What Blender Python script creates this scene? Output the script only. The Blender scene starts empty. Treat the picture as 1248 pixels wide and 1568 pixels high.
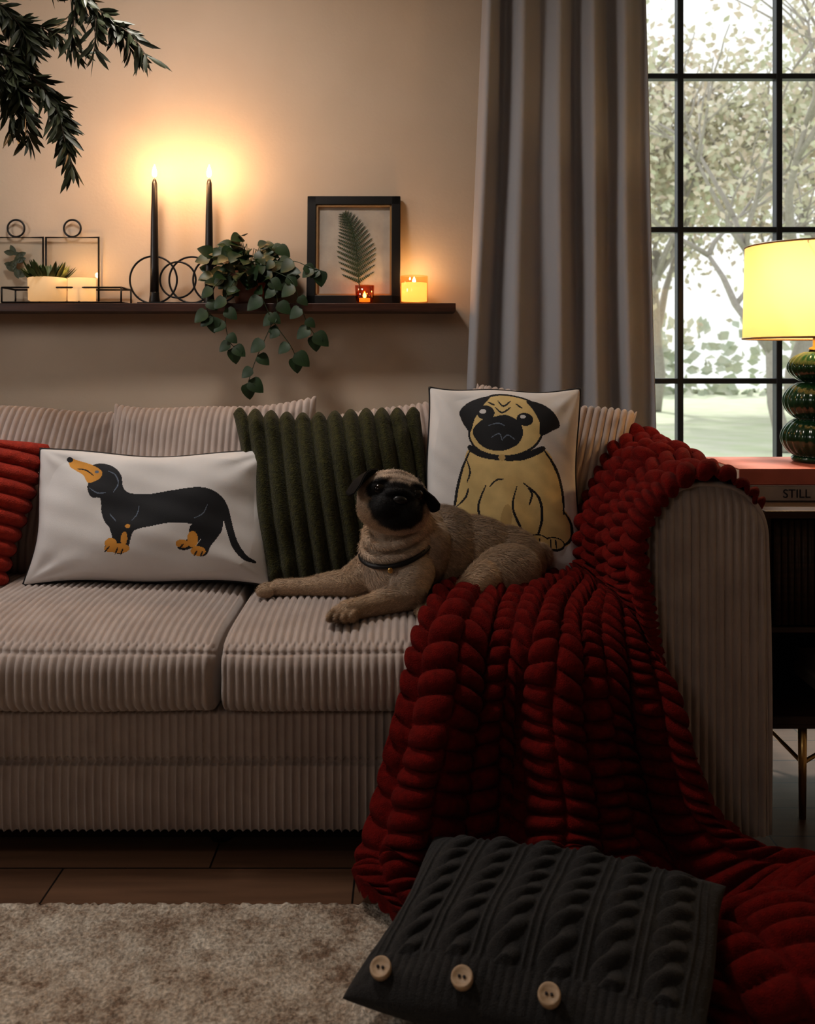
import bpy, bmesh, math, random
import numpy as np
from mathutils import Vector, Matrix, Euler
random.seed(7)
pi=math.pi

# ------------------------------------------------------------------ materials
def new_mat(name):
    m=bpy.data.materials.new(name); m.use_nodes=True
    nt=m.node_tree; nt.nodes.clear()
    out=nt.nodes.new('ShaderNodeOutputMaterial')
    return m,nt,out
def mat(name,col,rough=.6,metal=0.0,col2=None,nscale=20,bump=0.0,bscale=200,sheen=0.0,emit=None,estr=0.0,spec=.5,trans=0.0,coat=0.0,sss=0.0,detail=4,stretch=None,ramp=(.35,.65)):
    m,nt,out=new_mat(name); N=nt.nodes; L=nt.links
    p=N.new('ShaderNodeBsdfPrincipled'); L.new(p.outputs[0],out.inputs[0])
    p.inputs['Base Color'].default_value=(*col,1); p.inputs['Roughness'].default_value=rough
    p.inputs['Metallic'].default_value=metal
    p.inputs['Specular IOR Level'].default_value=spec
    p.inputs['Transmission Weight'].default_value=trans
    p.inputs['Coat Weight'].default_value=coat
    if sheen: 
        p.inputs['Sheen Weight'].default_value=sheen; p.inputs['Sheen Roughness'].default_value=.4
    if emit:
        p.inputs['Emission Color'].default_value=(*emit,1); p.inputs['Emission Strength'].default_value=estr
    tc=N.new('ShaderNodeTexCoord'); vec=tc.outputs['Object']
    if stretch:
        mp=N.new('ShaderNodeMapping'); mp.inputs['Scale'].default_value=stretch; L.new(vec,mp.inputs[0]); vec=mp.outputs[0]
    if col2 is None: col2=tuple(c*.85 for c in col)
    n=N.new('ShaderNodeTexNoise'); n.inputs['Scale'].default_value=nscale; n.inputs['Detail'].default_value=detail
    L.new(vec,n.inputs['Vector'])
    r=N.new('ShaderNodeValToRGB'); r.color_ramp.elements[0].position=ramp[0]; r.color_ramp.elements[1].position=ramp[1]
    r.color_ramp.elements[0].color=(*col2,1); r.color_ramp.elements[1].color=(*col,1)
    L.new(n.outputs['Fac'],r.inputs[0]); L.new(r.outputs[0],p.inputs['Base Color'])
    if bump:
        n2=N.new('ShaderNodeTexNoise'); n2.inputs['Scale'].default_value=bscale; n2.inputs['Detail'].default_value=3
        L.new(vec,n2.inputs['Vector'])
        b=N.new('ShaderNodeBump'); b.inputs['Strength'].default_value=bump; b.inputs['Distance'].default_value=.004
        L.new(n2.outputs['Fac'],b.inputs['Height']); L.new(b.outputs[0],p.inputs['Normal'])
    return m

M={}
M['wall']=mat('wall_paint',(.57,.47,.375),.85,col2=(.55,.45,.355),nscale=6,bump=.15,bscale=90)
M['ceil']=mat('ceiling_paint',(.7,.66,.6),.9)
M['trim']=mat('trim_paint',(.55,.5,.44),.5)
M['cord']=mat('corduroy',(.52,.435,.395),.7,col2=(.44,.36,.325),nscale=14,bump=.35,bscale=700,sheen=.8)
M['cream']=mat('cream_cotton',(.73,.71,.70),.85,col2=(.69,.67,.66),nscale=9,bump=.2,bscale=900)
M['black_print']=mat('black_print',(.012,.013,.017),.7,bump=.2,bscale=900)
M['tan_print']=mat('tan_print',(.75,.36,.07),.8,bump=.2,bscale=900)
M['beige_print']=mat('beige_print',(.76,.58,.27),.8,bump=.2,bscale=900)
M['beige_dark']=mat('beige_dark_print',(.60,.42,.18),.8,bump=.2,bscale=900)  # darker beige of the pug print and its collar tag
M['grey_print']=mat('grey_print',(.16,.2,.27),.8)
M['piping']=mat('black_piping',(.02,.02,.022),.7)
M['green_fab']=mat('green_velvet',(.050,.048,.008),.9,col2=(.022,.022,.003),nscale=110,bump=1.0,bscale=260,sheen=.14)
M['red_fab']=mat('rust_red_plush',(.40,.028,.009),.85,col2=(.28,.018,.006),nscale=60,bump=.8,bscale=300,sheen=.08)
M['throw']=mat('red_chunky_wool',(.185,.0062,.0035),.9,col2=(.125,.0038,.0022),nscale=70,bump=.9,bscale=420,sheen=.02,spec=.2)
M['charcoal']=mat('charcoal_knit',(.034,.032,.032),.9,col2=(.022,.021,.021),nscale=150,bump=.7,bscale=500,sheen=.12)
M['button']=mat('wood_button',(.55,.40,.27),.5,col2=(.42,.29,.18),nscale=40,stretch=(1,6,1))
M['dwood']=mat('dark_walnut',(.05,.022,.013),.45,col2=(.025,.011,.007),nscale=18,stretch=(.6,6,6),bump=.1,bscale=60)
M['shelfwood']=mat('shelf_walnut',(.075,.028,.015),.4,col2=(.038,.014,.008),nscale=14,stretch=(.5,8,8))
M['black']=mat('black_metal',(.012,.011,.011),.4,metal=.3)
M['steel']=mat('window_steel',(.018,.024,.035),.45)
M['blackwax']=mat('black_wax',(.012,.010,.010),.35)
M['gold']=mat('brass',(.75,.5,.2),.3,metal=1.0)
M['goldline']=mat('gilt_wood',(.32,.19,.08),.45)
M['leaf']=mat('leaf_green',(.018,.045,.014),.45,col2=(.010,.026,.007),nscale=25)
M['leafd']=mat('fern_green',(.022,.045,.015),.6,col2=(.014,.028,.010),nscale=60)
M['olive']=mat('olive_leaf',(.058,.068,.034),.5,col2=(.026,.034,.014),nscale=30)
M['bark']=mat('bark',(.09,.06,.04),.85,bump=.5,bscale=60)
M['succ']=mat('succulent_green',(.10,.14,.05),.5,col2=(.05,.07,.02),nscale=40)
M['pot']=mat('terracotta_dark',(.13,.05,.03),.6)
M['soil']=mat('soil',(.03,.02,.012),.95)
M['stone']=mat('stoneware',(.5,.44,.36),.6)
M['darkfoot']=mat('dark_foot',(.02,.015,.012),.5)
M['paper']=mat('book_pages',(.75,.68,.58),.8,col2=(.6,.53,.44),nscale=60,stretch=(.2,.2,30))
M['book_red']=mat('book_cover_red',(.62,.19,.13),.5)
M['book_grey']=mat('book_cover_grey',(.50,.42,.37),.55)
M['ink']=mat('ink',(.03,.025,.03),.6)
M['dogeye']=mat('dog_eye',(.01,.006,.004),.08)
M['collar']=mat('collar_leather',(.01,.01,.012),.45)
M['nose']=mat('dog_nose',(.008,.008,.008),.35)
M['gbark']=mat('garden_bark',(.40,.37,.34),.9)
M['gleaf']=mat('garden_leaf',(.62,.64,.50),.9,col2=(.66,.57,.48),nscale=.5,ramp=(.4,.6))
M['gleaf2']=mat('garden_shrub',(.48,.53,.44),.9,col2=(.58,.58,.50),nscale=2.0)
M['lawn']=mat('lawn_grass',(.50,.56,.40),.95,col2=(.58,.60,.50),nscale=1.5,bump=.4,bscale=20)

def glass(name,col=(1,1,1),refl=.08):
    m,nt,out=new_mat(name); N=nt.nodes;L=nt.links
    t=N.new('ShaderNodeBsdfTransparent'); t.inputs[0].default_value=(*col,1)
    g=N.new('ShaderNodeBsdfGlossy'); g.inputs['Roughness'].default_value=.03
    mx=N.new('ShaderNodeMixShader'); mx.inputs[0].default_value=refl
    L.new(t.outputs[0],mx.inputs[1]);L.new(g.outputs[0],mx.inputs[2]);L.new(mx.outputs[0],out.inputs[0])
    return m
M['glass']=glass('clear_glass',(.98,.985,.98),.03)
M['amber']=glass('amber_glass',(.85,.52,.25),.12)
M['frost']=glass('frosted_jar_glass',(1,.90,.74),.06)
def flame_mat():
    m,nt,out=new_mat('candle_flame');N=nt.nodes;L=nt.links
    t=N.new('ShaderNodeBsdfTransparent'); e=N.new('ShaderNodeEmission')
    e.inputs[0].default_value=(1,.66,.28,1); e.inputs[1].default_value=18
    a=N.new('ShaderNodeAddShader');L.new(t.outputs[0],a.inputs[0]);L.new(e.outputs[0],a.inputs[1]);L.new(a.outputs[0],out.inputs[0])
    return m
M['flame']=flame_mat()
def emis_mix(name,col,e,estr,tl=.5):
    m,nt,out=new_mat(name);N=nt.nodes;L=nt.links
    d=N.new('ShaderNodeBsdfDiffuse');d.inputs[0].default_value=(*col,1)
    t=N.new('ShaderNodeBsdfTranslucent');t.inputs[0].default_value=(*col,1)
    mx=N.new('ShaderNodeMixShader');mx.inputs[0].default_value=tl
    L.new(d.outputs[0],mx.inputs[1]);L.new(t.outputs[0],mx.inputs[2])
    tc=N.new('ShaderNodeTexCoord'); n=N.new('ShaderNodeTexNoise'); n.inputs['Scale'].default_value=300
    L.new(tc.outputs['Object'],n.inputs['Vector'])
    b=N.new('ShaderNodeBump');b.inputs['Strength'].default_value=.2;b.inputs['Distance'].default_value=.002
    L.new(n.outputs['Fac'],b.inputs['Height']);L.new(b.outputs[0],d.inputs['Normal'])
    if estr>0:
        em=N.new('ShaderNodeEmission');em.inputs[0].default_value=(*e,1);em.inputs[1].default_value=estr
        a=N.new('ShaderNodeAddShader');L.new(mx.outputs[0],a.inputs[0]);L.new(em.outputs[0],a.inputs[1]);L.new(a.outputs[0],out.inputs[0])
    else: L.new(mx.outputs[0],out.inputs[0])
    return m
M['shade']=emis_mix('linen_lampshade',(.80,.64,.36),(1,.7,.3),0,.55)
M['wax']=emis_mix('glowing_wax',(.9,.75,.5),(1,.46,.16),1.0,.5)
M['dimglow']=emis_mix('dim_glow_stone',(.8,.68,.5),(1,.6,.28),.28,.5)  # candle glow put into the material as faint emission, planter and votive
M['curtain']=emis_mix('curtain_linen',(.41,.405,.425),(0,0,0),0,.12)
M['gglass']=mat('green_glass_lamp',(.014,.060,.026),.16,col2=(.008,.035,.014),nscale=8,spec=.55)

def floor_mat():
    m,nt,out=new_mat('oak_floor');N=nt.nodes;L=nt.links
    p=N.new('ShaderNodeBsdfPrincipled');L.new(p.outputs[0],out.inputs[0])
    tc=N.new('ShaderNodeTexCoord')
    br=N.new('ShaderNodeTexBrick'); br.inputs['Scale'].default_value=1
    br.inputs['Brick Width'].default_value=.62; br.inputs['Row Height'].default_value=.135
    br.inputs['Mortar Size'].default_value=.0022; br.inputs['Color1'].default_value=(.19,.105,.062,1)
    br.inputs['Color2'].default_value=(.105,.055,.032,1); br.inputs['Mortar'].default_value=(.01,.006,.004,1)
    L.new(tc.outputs['Object'],br.inputs['Vector'])
    mp=N.new('ShaderNodeMapping');mp.inputs['Scale'].default_value=(2,22,1);L.new(tc.outputs['Object'],mp.inputs[0])
    n=N.new('ShaderNodeTexNoise');n.inputs['Scale'].default_value=2.2;n.inputs['Detail'].default_value=8;L.new(mp.outputs[0],n.inputs['Vector'])
    r=N.new('ShaderNodeMapRange');r.inputs['To Min'].default_value=.55;r.inputs['To Max'].default_value=1.25;L.new(n.outputs['Fac'],r.inputs['Value'])
    mm=N.new('ShaderNodeMixRGB');mm.blend_type='MULTIPLY';mm.inputs[0].default_value=1
    L.new(br.outputs['Color'],mm.inputs[1]);L.new(r.outputs[0],mm.inputs[2]);L.new(mm.outputs[0],p.inputs['Base Color'])
    p.inputs['Roughness'].default_value=.36
    b=N.new('ShaderNodeBump');b.inputs['Strength'].default_value=.25;b.inputs['Distance'].default_value=.003
    L.new(mm.outputs[0],b.inputs['Height']);L.new(b.outputs[0],p.inputs['Normal'])
    return m
M['floor']=floor_mat()
def rug_mat():
    m,nt,out=new_mat('rug_wool');N=nt.nodes;L=nt.links
    p=N.new('ShaderNodeBsdfPrincipled');L.new(p.outputs[0],out.inputs[0]);p.inputs['Roughness'].default_value=.95
    tc=N.new('ShaderNodeTexCoord')
    n=N.new('ShaderNodeTexNoise');n.inputs['Scale'].default_value=9;n.inputs['Detail'].default_value=9;n.inputs['Roughness'].default_value=.85
    n2=N.new('ShaderNodeTexNoise');n2.inputs['Scale'].default_value=150;n2.inputs['Detail'].default_value=3
    L.new(tc.outputs['Object'],n.inputs['Vector']);L.new(tc.outputs['Object'],n2.inputs['Vector'])
    r=N.new('ShaderNodeValToRGB');e=r.color_ramp.elements
    e[0].position=.40;e[0].color=(.24,.16,.11,1);e[1].position=.60;e[1].color=(.66,.59,.50,1)
    e3=r.color_ramp.elements.new(.48);e3.color=(.46,.375,.295,1)
    L.new(n.outputs['Fac'],r.inputs[0])
    r2=N.new('ShaderNodeMapRange');r2.inputs['From Min'].default_value=.3;r2.inputs['From Max'].default_value=.7;r2.inputs['To Min'].default_value=.5;r2.inputs['To Max'].default_value=1.2;L.new(n2.outputs['Fac'],r2.inputs['Value'])
    mm=N.new('ShaderNodeMixRGB');mm.blend_type='MULTIPLY';mm.inputs[0].default_value=1
    L.new(r.outputs[0],mm.inputs[1]);L.new(r2.outputs[0],mm.inputs[2]);L.new(mm.outputs[0],p.inputs['Base Color'])
    b=N.new('ShaderNodeBump');b.inputs['Strength'].default_value=.8;b.inputs['Distance'].default_value=.006
    L.new(n2.outputs['Fac'],b.inputs['Height']);L.new(b.outputs[0],p.inputs['Normal'])
    return m
M['rug']=rug_mat()
def dog_mat(name,bump):
    m,nt,out=new_mat(name);N=nt.nodes;L=nt.links
    p=N.new('ShaderNodeBsdfPrincipled');L.new(p.outputs[0],out.inputs[0]);p.inputs['Roughness'].default_value=.6
    p.inputs['Specular IOR Level'].default_value=.3
    a=N.new('ShaderNodeAttribute');a.attribute_name='fur'
    L.new(a.outputs['Color'],p.inputs['Base Color'])
    tc=N.new('ShaderNodeTexCoord');n=N.new('ShaderNodeTexNoise');n.inputs['Scale'].default_value=260;n.inputs['Detail'].default_value=4
    L.new(tc.outputs['Object'],n.inputs['Vector'])
    b=N.new('ShaderNodeBump');b.inputs['Strength'].default_value=bump;b.inputs['Distance'].default_value=.002
    L.new(n.outputs['Fac'],b.inputs['Height']);L.new(b.outputs[0],p.inputs['Normal'])
    return m
M['fur']=dog_mat('pug_fur',.5)
M['furs']=dog_mat('pug_fur_strands',0.0)

# ------------------------------------------------------------------ mesh builder
def link(o): bpy.context.scene.collection.objects.link(o); return o
def set_parent(o,p):
    if p is not None:
        o.parent=p; o.matrix_parent_inverse=Matrix.Translation(p.location).inverted()
def empty(name,loc=(0,0,0)):
    e=bpy.data.objects.new(name,None); e.location=loc; e.empty_display_size=.1; return link(e)
class B:
    def __init__(s): s.V=[];s.F=[];s.MI=[];s.S=[];s.mats=[];s.n=0;s.T=None
    def mi(s,m):
        if m not in s.mats: s.mats.append(m)
        return s.mats.index(m)
    def add(s,V,F,m,smooth=True,T=None):
        V=[Vector(v) for v in V]
        if T is None: T=s.T
        if T is not None: V=[T@v for v in V]
        k=s.mi(m); o=s.n
        s.V+= [tuple(v) for v in V]; s.n+=len(V)
        s.F+= [tuple(i+o for i in f) for f in F]; s.MI+=[k]*len(F); s.S+=[smooth]*len(F)
    def box(s,a,b,m,T=None):
        x0,y0,z0=a;x1,y1,z1=b
        V=[(x0,y0,z0),(x1,y0,z0),(x1,y1,z0),(x0,y1,z0),(x0,y0,z1),(x1,y0,z1),(x1,y1,z1),(x0,y1,z1)]
        F=[(0,3,2,1),(4,5,6,7),(0,1,5,4),(1,2,6,5),(2,3,7,6),(3,0,4,7)]
        s.add(V,F,m,False,T)
    def tube(s,P,R,m,n=8,closed=False,T=None):
        P=[Vector(p) for p in P]
        if not hasattr(R,'__len__'): R=[R]*len(P)
        V=[];F=[];k=len(P); ref=Vector((0,0,1)); prev=None
        for i in range(k):
            a=P[(i-1)%k] if (closed or i>0) else P[i]; b=P[(i+1)%k] if (closed or i<k-1) else P[i]
            t=(b-a); t=t.normalized() if t.length>1e-9 else Vector((0,0,1))
            if prev is None:
                r=ref if abs(t.z)<.9 else Vector((1,0,0)); nn=(r-t*r.dot(t)).normalized()
            else:
                nn=prev-t*prev.dot(t); nn=nn.normalized() if nn.length>1e-6 else Vector((1,0,0))
            prev=nn; bb=t.cross(nn)
            for j in range(n):
                an=2*pi*j/n; V.append(P[i]+(nn*math.cos(an)+bb*math.sin(an))*R[i])
        for i in range(k if closed else k-1):
            for j in range(n):
                i2=(i+1)%k; F.append((i*n+j,i*n+(j+1)%n,i2*n+(j+1)%n,i2*n+j))
        if not closed:
            F.append(tuple(range(n-1,-1,-1))); F.append(tuple((k-1)*n+j for j in range(n)))
        s.add(V,F,m,True,T)
    def lathe(s,prof,c,m,n=32,T=None,cap=True):
        V=[];F=[];c=Vector(c)
        for r,z in prof:
            for j in range(n):
                a=2*pi*j/n; V.append(c+Vector((r*math.cos(a),r*math.sin(a),z)))
        k=len(prof)
        for i in range(k-1):
            for j in range(n): F.append((i*n+j,i*n+(j+1)%n,(i+1)*n+(j+1)%n,(i+1)*n+j))
        if cap:
            F.append(tuple(range(n-1,-1,-1))); F.append(tuple((k-1)*n+j for j in range(n)))
        s.add(V,F,m,True,T)
    def ell(s,c,r,m,rot=(0,0,0),nu=16,nv=24,T=None):
        if not hasattr(r,'__len__'): r=(r,r,r)
        R=Euler(rot).to_matrix(); c=Vector(c);V=[];F=[]
        for i in range(1,nu):
            th=pi*i/nu
            for j in range(nv):
                ph=2*pi*j/nv
                V.append(c+R@Vector((r[0]*math.sin(th)*math.cos(ph),r[1]*math.sin(th)*math.sin(ph),r[2]*math.cos(th))))
        k=len(V); V.append(c+R@Vector((0,0,r[2]))); V.append(c+R@Vector((0,0,-r[2])))
        for i in range(nu-2):
            for j in range(nv): F.append((i*nv+j,(i+1)*nv+j,(i+1)*nv+(j+1)%nv,i*nv+(j+1)%nv))
        for j in range(nv):
            F.append((k,j,(j+1)%nv)); F.append((k+1,(nu-2)*nv+(j+1)%nv,(nu-2)*nv+j))
        s.add(V,F,m,True,T)
    def cone(s,p0,r0,p1,r1,m,k=10):
        p0=Vector(p0);p1=Vector(p1)
        P=[];R=[]
        s.ell(p0,r0,m,nu=12,nv=16); s.ell(p1,r1,m,nu=12,nv=16)
        for i in range(k+1):
            t=i/k; P.append(p0.lerp(p1,t)); R.append(r0+(r1-r0)*t)
        s.tube(P,R,m,n=16)
    def leaf(s,p,d,nrm,ln,w,m,prof=None,droop=.2,fold=.25,seg=6):
        p=Vector(p);d=Vector(d).normalized();nrm=Vector(nrm)
        side=d.cross(nrm); side=side.normalized() if side.length>1e-4 else Vector((1,0,0))
        up=side.cross(d)
        V=[];F=[]
        for i in range(seg+1):
            t=i/seg; ww=(prof(t) if prof else math.sin(pi*min(1,t*.98+.02))**.8)*w/2
            c=p+d*(ln*t)-up*(droop*ln*t*t)
            V+= [c-side*ww+up*fold*ww, c, c+side*ww+up*fold*ww]
        for i in range(seg):
            a=i*3; F+=[(a,a+1,a+4,a+3),(a+1,a+2,a+5,a+4)]
        s.add(V,F,m,True)
    def build(s,name,parent=None,bevel=0,bseg=2,loc=None,rot=None,center=True,zmin=None):
        me=bpy.data.meshes.new(name)
        V=np.array(s.V,dtype=float)
        if zmin is not None: V[:,2]=np.maximum(V[:,2],zmin)
        c=np.zeros(3)
        if loc is None and center:
            c=np.array([(V[:,0].min()+V[:,0].max())/2,(V[:,1].min()+V[:,1].max())/2,V[:,2].min()]); V=V-c
        me.from_pydata(V.tolist(),[],s.F)
        for m in s.mats: me.materials.append(M[m])
        me.polygons.foreach_set('material_index',s.MI); me.polygons.foreach_set('use_smooth',s.S); me.update()
        o=bpy.data.objects.new(name,me); o.location=c if loc is None else loc
        if rot: o.rotation_euler=rot
        link(o); set_parent(o,parent)
        if bevel:
            b=o.modifiers.new('bevel','BEVEL'); b.width=bevel; b.segments=bseg; b.limit_method='ANGLE'
        return o

def grid_faces(n,m,off=0,flip=False):
    i=np.arange(n-1)[:,None]*m+np.arange(m-1)[None,:]
    F=np.stack([i,i+1,i+m+1,i+m],-1).reshape(-1,4)+off
    if flip: F=F[:,::-1]
    return F
def mesh_np(name,V,F,mats,MI=None,parent=None,loc=None,rot=None,center=True,smooth=True,color=None):
    V=np.asarray(V,dtype=np.float64).reshape(-1,3); c=np.zeros(3)
    if loc is None and center:
        c=np.array([(V[:,0].min()+V[:,0].max())/2,(V[:,1].min()+V[:,1].max())/2,V[:,2].min()]); V=V-c
    me=bpy.data.meshes.new(name)
    me.vertices.add(len(V)); me.vertices.foreach_set('co',V.ravel())
    F=np.ascontiguousarray(F,dtype=np.int32);k=F.shape[1]
    me.loops.add(F.size); me.loops.foreach_set('vertex_index',F.ravel())
    me.polygons.add(len(F)); me.polygons.foreach_set('loop_start',np.arange(0,F.size,k,dtype=np.int32))
    try: me.polygons.foreach_set('loop_total',np.full(len(F),k,dtype=np.int32))
    except Exception: pass
    for m in mats: me.materials.append(M[m])
    if MI is not None: me.polygons.foreach_set('material_index',np.asarray(MI,dtype=np.int32))
    me.polygons.foreach_set('use_smooth',np.full(len(F),smooth,dtype=bool))
    me.update(calc_edges=True); me.validate()
    if color is not None:
        ca=me.color_attributes.new('fur','FLOAT_COLOR','POINT'); ca.data.foreach_set('color',np.hstack([color,np.ones((len(color),1))]).ravel())
    o=bpy.data.objects.new(name,me); o.location=c if loc is None else loc
    if rot: o.rotation_euler=rot
    link(o); set_parent(o,parent); return o
def wob(U,V,seed,f=3,k=6):
    r=np.random.default_rng(seed); o=np.zeros_like(U)
    for i in range(k):
        a,b=r.normal(0,f,2); p=r.uniform(0,6.28); o=o+np.sin(a*U+b*V+p)
    return o/k
def ribprof(t,pw=.55): return np.abs(np.sin(pi*t))**pw

# ------------------------------------------------------------------ paint helpers
def smooth_poly(pts,n=6,closed=True):
    P=np.array(pts,float);k=len(P);out=[]
    for i in range(k if closed else k-1):
        if closed: p0,p1,p2,p3=P[(i-1)%k],P[i],P[(i+1)%k],P[(i+2)%k]
        else: p0,p1,p2,p3=P[max(i-1,0)],P[i],P[i+1],P[min(i+2,k-1)]
        for j in range(n):
            t=j/n; out.append(.5*((2*p1)+(-p0+p2)*t+(2*p0-5*p1+4*p2-p3)*t*t+(-p0+3*p1-3*p2+p3)*t**3))
    if not closed: out.append(P[-1])
    return np.array(out)
def in_poly(x,y,poly):
    ins=np.zeros(x.shape,bool);k=len(poly);j=k-1
    for i in range(k):
        xi,yi=poly[i];xj,yj=poly[j]
        if abs(yj-yi)>1e-9:
            c=((yi>y)!=(yj>y))&(x<(xj-xi)*(y-yi)/(yj-yi)+xi); ins^=c
        j=i
    return ins
def in_ell(x,y,cx,cy,rx,ry,a=0):
    ca,sa=math.cos(a),math.sin(a);dx,dy=x-cx,y-cy
    return ((dx*ca+dy*sa)/rx)**2+((-dx*sa+dy*ca)/ry)**2<1
def in_stroke(x,y,pts,w):
    P=smooth_poly(pts,5,False);r=np.zeros(x.shape,bool)
    for i in range(len(P)-1):
        a,b=P[i],P[i+1];d=b-a;L=max(d.dot(d),1e-9)
        t=np.clip(((x-a[0])*d[0]+(y-a[1])*d[1])/L,0,1)
        tt=(i+.5)/len(P); ww=w*(.35+.65*math.sin(pi*min(1,max(0,tt))))
        r|=((x-a[0]-t*d[0])**2+(y-a[1]-t*d[1])**2)<(ww/2)**2
    return r

# ------------------------------------------------------------------ pillow
def pillow(name,w,h,t,loc,rot,mats,nu=160,nv=160,pinch=.05,ribs=None,disp=None,paint=None,seed=0,wr=.006,parent=None,pipe=None,pipe_r=.004,power=.42,extra=None,bend=0.0,skew=0.0,sag=0.0):
    a=np.linspace(-1,1,nu+1);b=np.linspace(-1,1,nv+1)
    f=lambda a:.5*a+.5*(1.5*a-.5*a**3)
    U,Vv=np.meshgrid(f(a),f(b),indexing='ij')
    E=np.maximum((1-U**2)*(1-Vv**2),0)
    T=t/2*E**power; fade=np.minimum(1,E*6)
    X=w/2*U*(1-pinch*(1-Vv**2)); Z=h/2*Vv*(1-pinch*(1-U**2))
    D=np.zeros_like(U)
    if ribs:
        ax,per,amp=ribs[:3]; pw=ribs[3] if len(ribs)>3 else .55
        c=(X if ax=='u' else Z)/per
        rp=ribprof(c,pw)*amp
        D=rp*np.minimum(1,.25+E*8)
        if ax=='u': Z=Z+np.sign(Vv)*rp*np.abs(Vv)**8
        else: X=X+np.sign(U)*rp*np.abs(U)**8
    if disp is not None: D=D+disp(U,Vv,X,Z)*fade
    Wn=wob(U,Vv,seed,3)*wr*2*fade+wob(U,Vv,seed+5,9)*wr*.5*fade
    cr_=np.zeros_like(U)
    for su in(-1,1):
        for sv in(-1,1):
            du=U-su;dv=Vv-sv;r=np.sqrt(du**2+dv**2)+1e-6;an=np.arctan2(dv,du)
            cr_+=np.sin(an*9+seed+su*2+sv)*np.exp(-(r/.45)**2)*np.minimum(1,r*4)
    Wn=Wn+cr_*wr*.55*fade
    bd=bend*(U**2)
    Yf=-(T+D)-Wn+bd; Yb=(T+D)-Wn+bd
    Z=Z+sag*(U**2-1)*(Vv>0)*Vv**2+.004*np.sin(U*5+seed)*np.abs(Vv)**4
    X=X+skew*Vv*h/2*(1-.0*U)+.004*np.sin(Vv*4+seed*2)*np.abs(U)**4
    n,m=U.shape
    Pf=np.stack([X,Yf,Z],-1).reshape(-1,3);Pb=np.stack([X,Yb,Z],-1).reshape(-1,3)
    Ff=grid_faces(n,m,0,True);Fb=grid_faces(n,m,n*m,False)
    MI=np.zeros(len(Ff),int)
    if paint is not None:
        uc=(U[:-1,:-1]+U[1:,1:])/2; vc=(Vv[:-1,:-1]+Vv[1:,1:])/2
        MI=paint(uc.ravel(),vc.ravel())
    o=mesh_np(name,np.vstack([Pf,Pb]),np.vstack([Ff[:,::-1],Fb[:,::-1]]),mats,np.concatenate([MI,np.zeros(len(Fb),int)]),parent,loc,rot)
    if pipe:
        idx=[(i,0) for i in range(0,n,2)]+[(n-1,j) for j in range(2,m,2)]+[(i,m-1) for i in range(n-3,-1,-2)]+[(0,j) for j in range(m-3,1,-2)]
        Pf3=Pf.reshape(n,m,3)
        bb=B(); bb.tube([Pf3[i,j] for i,j in idx],pipe_r,pipe,n=6,closed=True)
        c=bb.build('piping',None,center=False,loc=(0,0,0)); c.parent=o
    if extra: extra(o)
    return o

# ------------------------------------------------------------------ ROOM
X0,X1,Y0,Y1,ZC=-2.5,2.9,-2.2,3.25,2.62
def simple_box(name,a,b,m,bevel=0,parent=None):
    q=B();q.box(a,b,m);return q.build(name,parent,bevel)
simple_box('floor',(X0-.2,Y0-.2,-.12),(X1+.2,Y1+.2,0),'floor')
simple_box('ceiling',(X0-.2,Y0-.2,ZC),(X1+.2,Y1+.2,ZC+.12),'ceil')
simple_box('wall_left',(X0-.15,Y0,0),(X0,Y1,ZC),'wall')
simple_box('wall_right',(X1,Y0,0),(X1+.15,Y1,ZC),'wall')
simple_box('wall_front',(X0-.15,Y0-.15,0),(X1+.15,Y0,ZC),'wall')
WX0,WX1,WZ0,WZ1=.607,2.332,.03,2.55
q=B()
q.box((X0-.15,Y1,0),(WX0,Y1+.16,ZC),'wall');q.box((WX1,Y1,0),(X1+.15,Y1+.16,ZC),'wall')
q.box((WX0,Y1,WZ1),(WX1,Y1+.16,ZC),'wall');q.box((WX0,Y1,0),(WX1,Y1+.16,WZ0),'wall')
q.build('wall_back')
simple_box('baseboard_back',(X0,Y1-.018,0),(WX0,Y1,.12),'trim',.004)
simple_box('baseboard_left',(X0,Y0,0),(X0+.018,Y1-.02,.12),'trim',.004)
simple_box('baseboard_right',(X1-.018,Y0,0),(X1,Y1-.02,.12),'trim',.004)
# window
q=B(); yw=3.32
fx=[.607+.345*i for i in range(6)]
for i,x in enumerate(fx):
    w=.022 if i in(0,5) else .0105
    q.box((x-w,yw-.02,WZ0),(x+w,yw+.02,WZ1),'steel')
for i,z in enumerate([WZ0+.02,.475,1.005,1.534,2.07,WZ1-.02]):
    w=.022 if i in(0,5) else .0095
    q.box((WX0,yw-.018,z-w),(WX1,yw+.018,z+w),'steel')
wo=empty('window_1',(1.47,yw,WZ0))
q.build('steel_frame',wo,.003)
q=B();q.box((WX0,yw-.002,WZ0),(WX1,yw+.002,WZ1),'glass');q.build('glass_panes',wo)
# curtain + rod
n,m=420,60
s=np.linspace(0,1,n)[:,None];zz=np.linspace(.02,2.47,m)[None,:]
k=(zz-1.0)/1.31
x0=.194+k*.05; x1=.814-k*.03
ph=5.1*s+.14*np.sin(5*s+1.3)+.04*np.sin(zz*2+6*s)+.1
amp=.036*(1+.25*np.sin(11*s+.5))
Yc=3.145+amp*(np.cos(2*pi*ph)+.18*np.cos(4*pi*ph+.6))+.005*np.sin(zz*5+s*20)
Xc=x0+(x1-x0)*s+.010*np.sin(2*pi*ph+.8)
P=np.stack([Xc,Yc+0*zz,zz+0*s],-1)
cu=mesh_np('curtain',P,grid_faces(n,m),['curtain'])
sm=cu.modifiers.new('thick','SOLIDIFY');sm.thickness=.004
q=B();q.tube([(-.0,3.13,2.5),(2.75,3.13,2.5)],.014,'black',12);q.ell((-.02,3.13,2.5),.03,'black')
for x in(.1,2.6): q.tube([(x,3.13,2.5),(x,3.25,2.5)],.009,'black',8)
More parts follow.
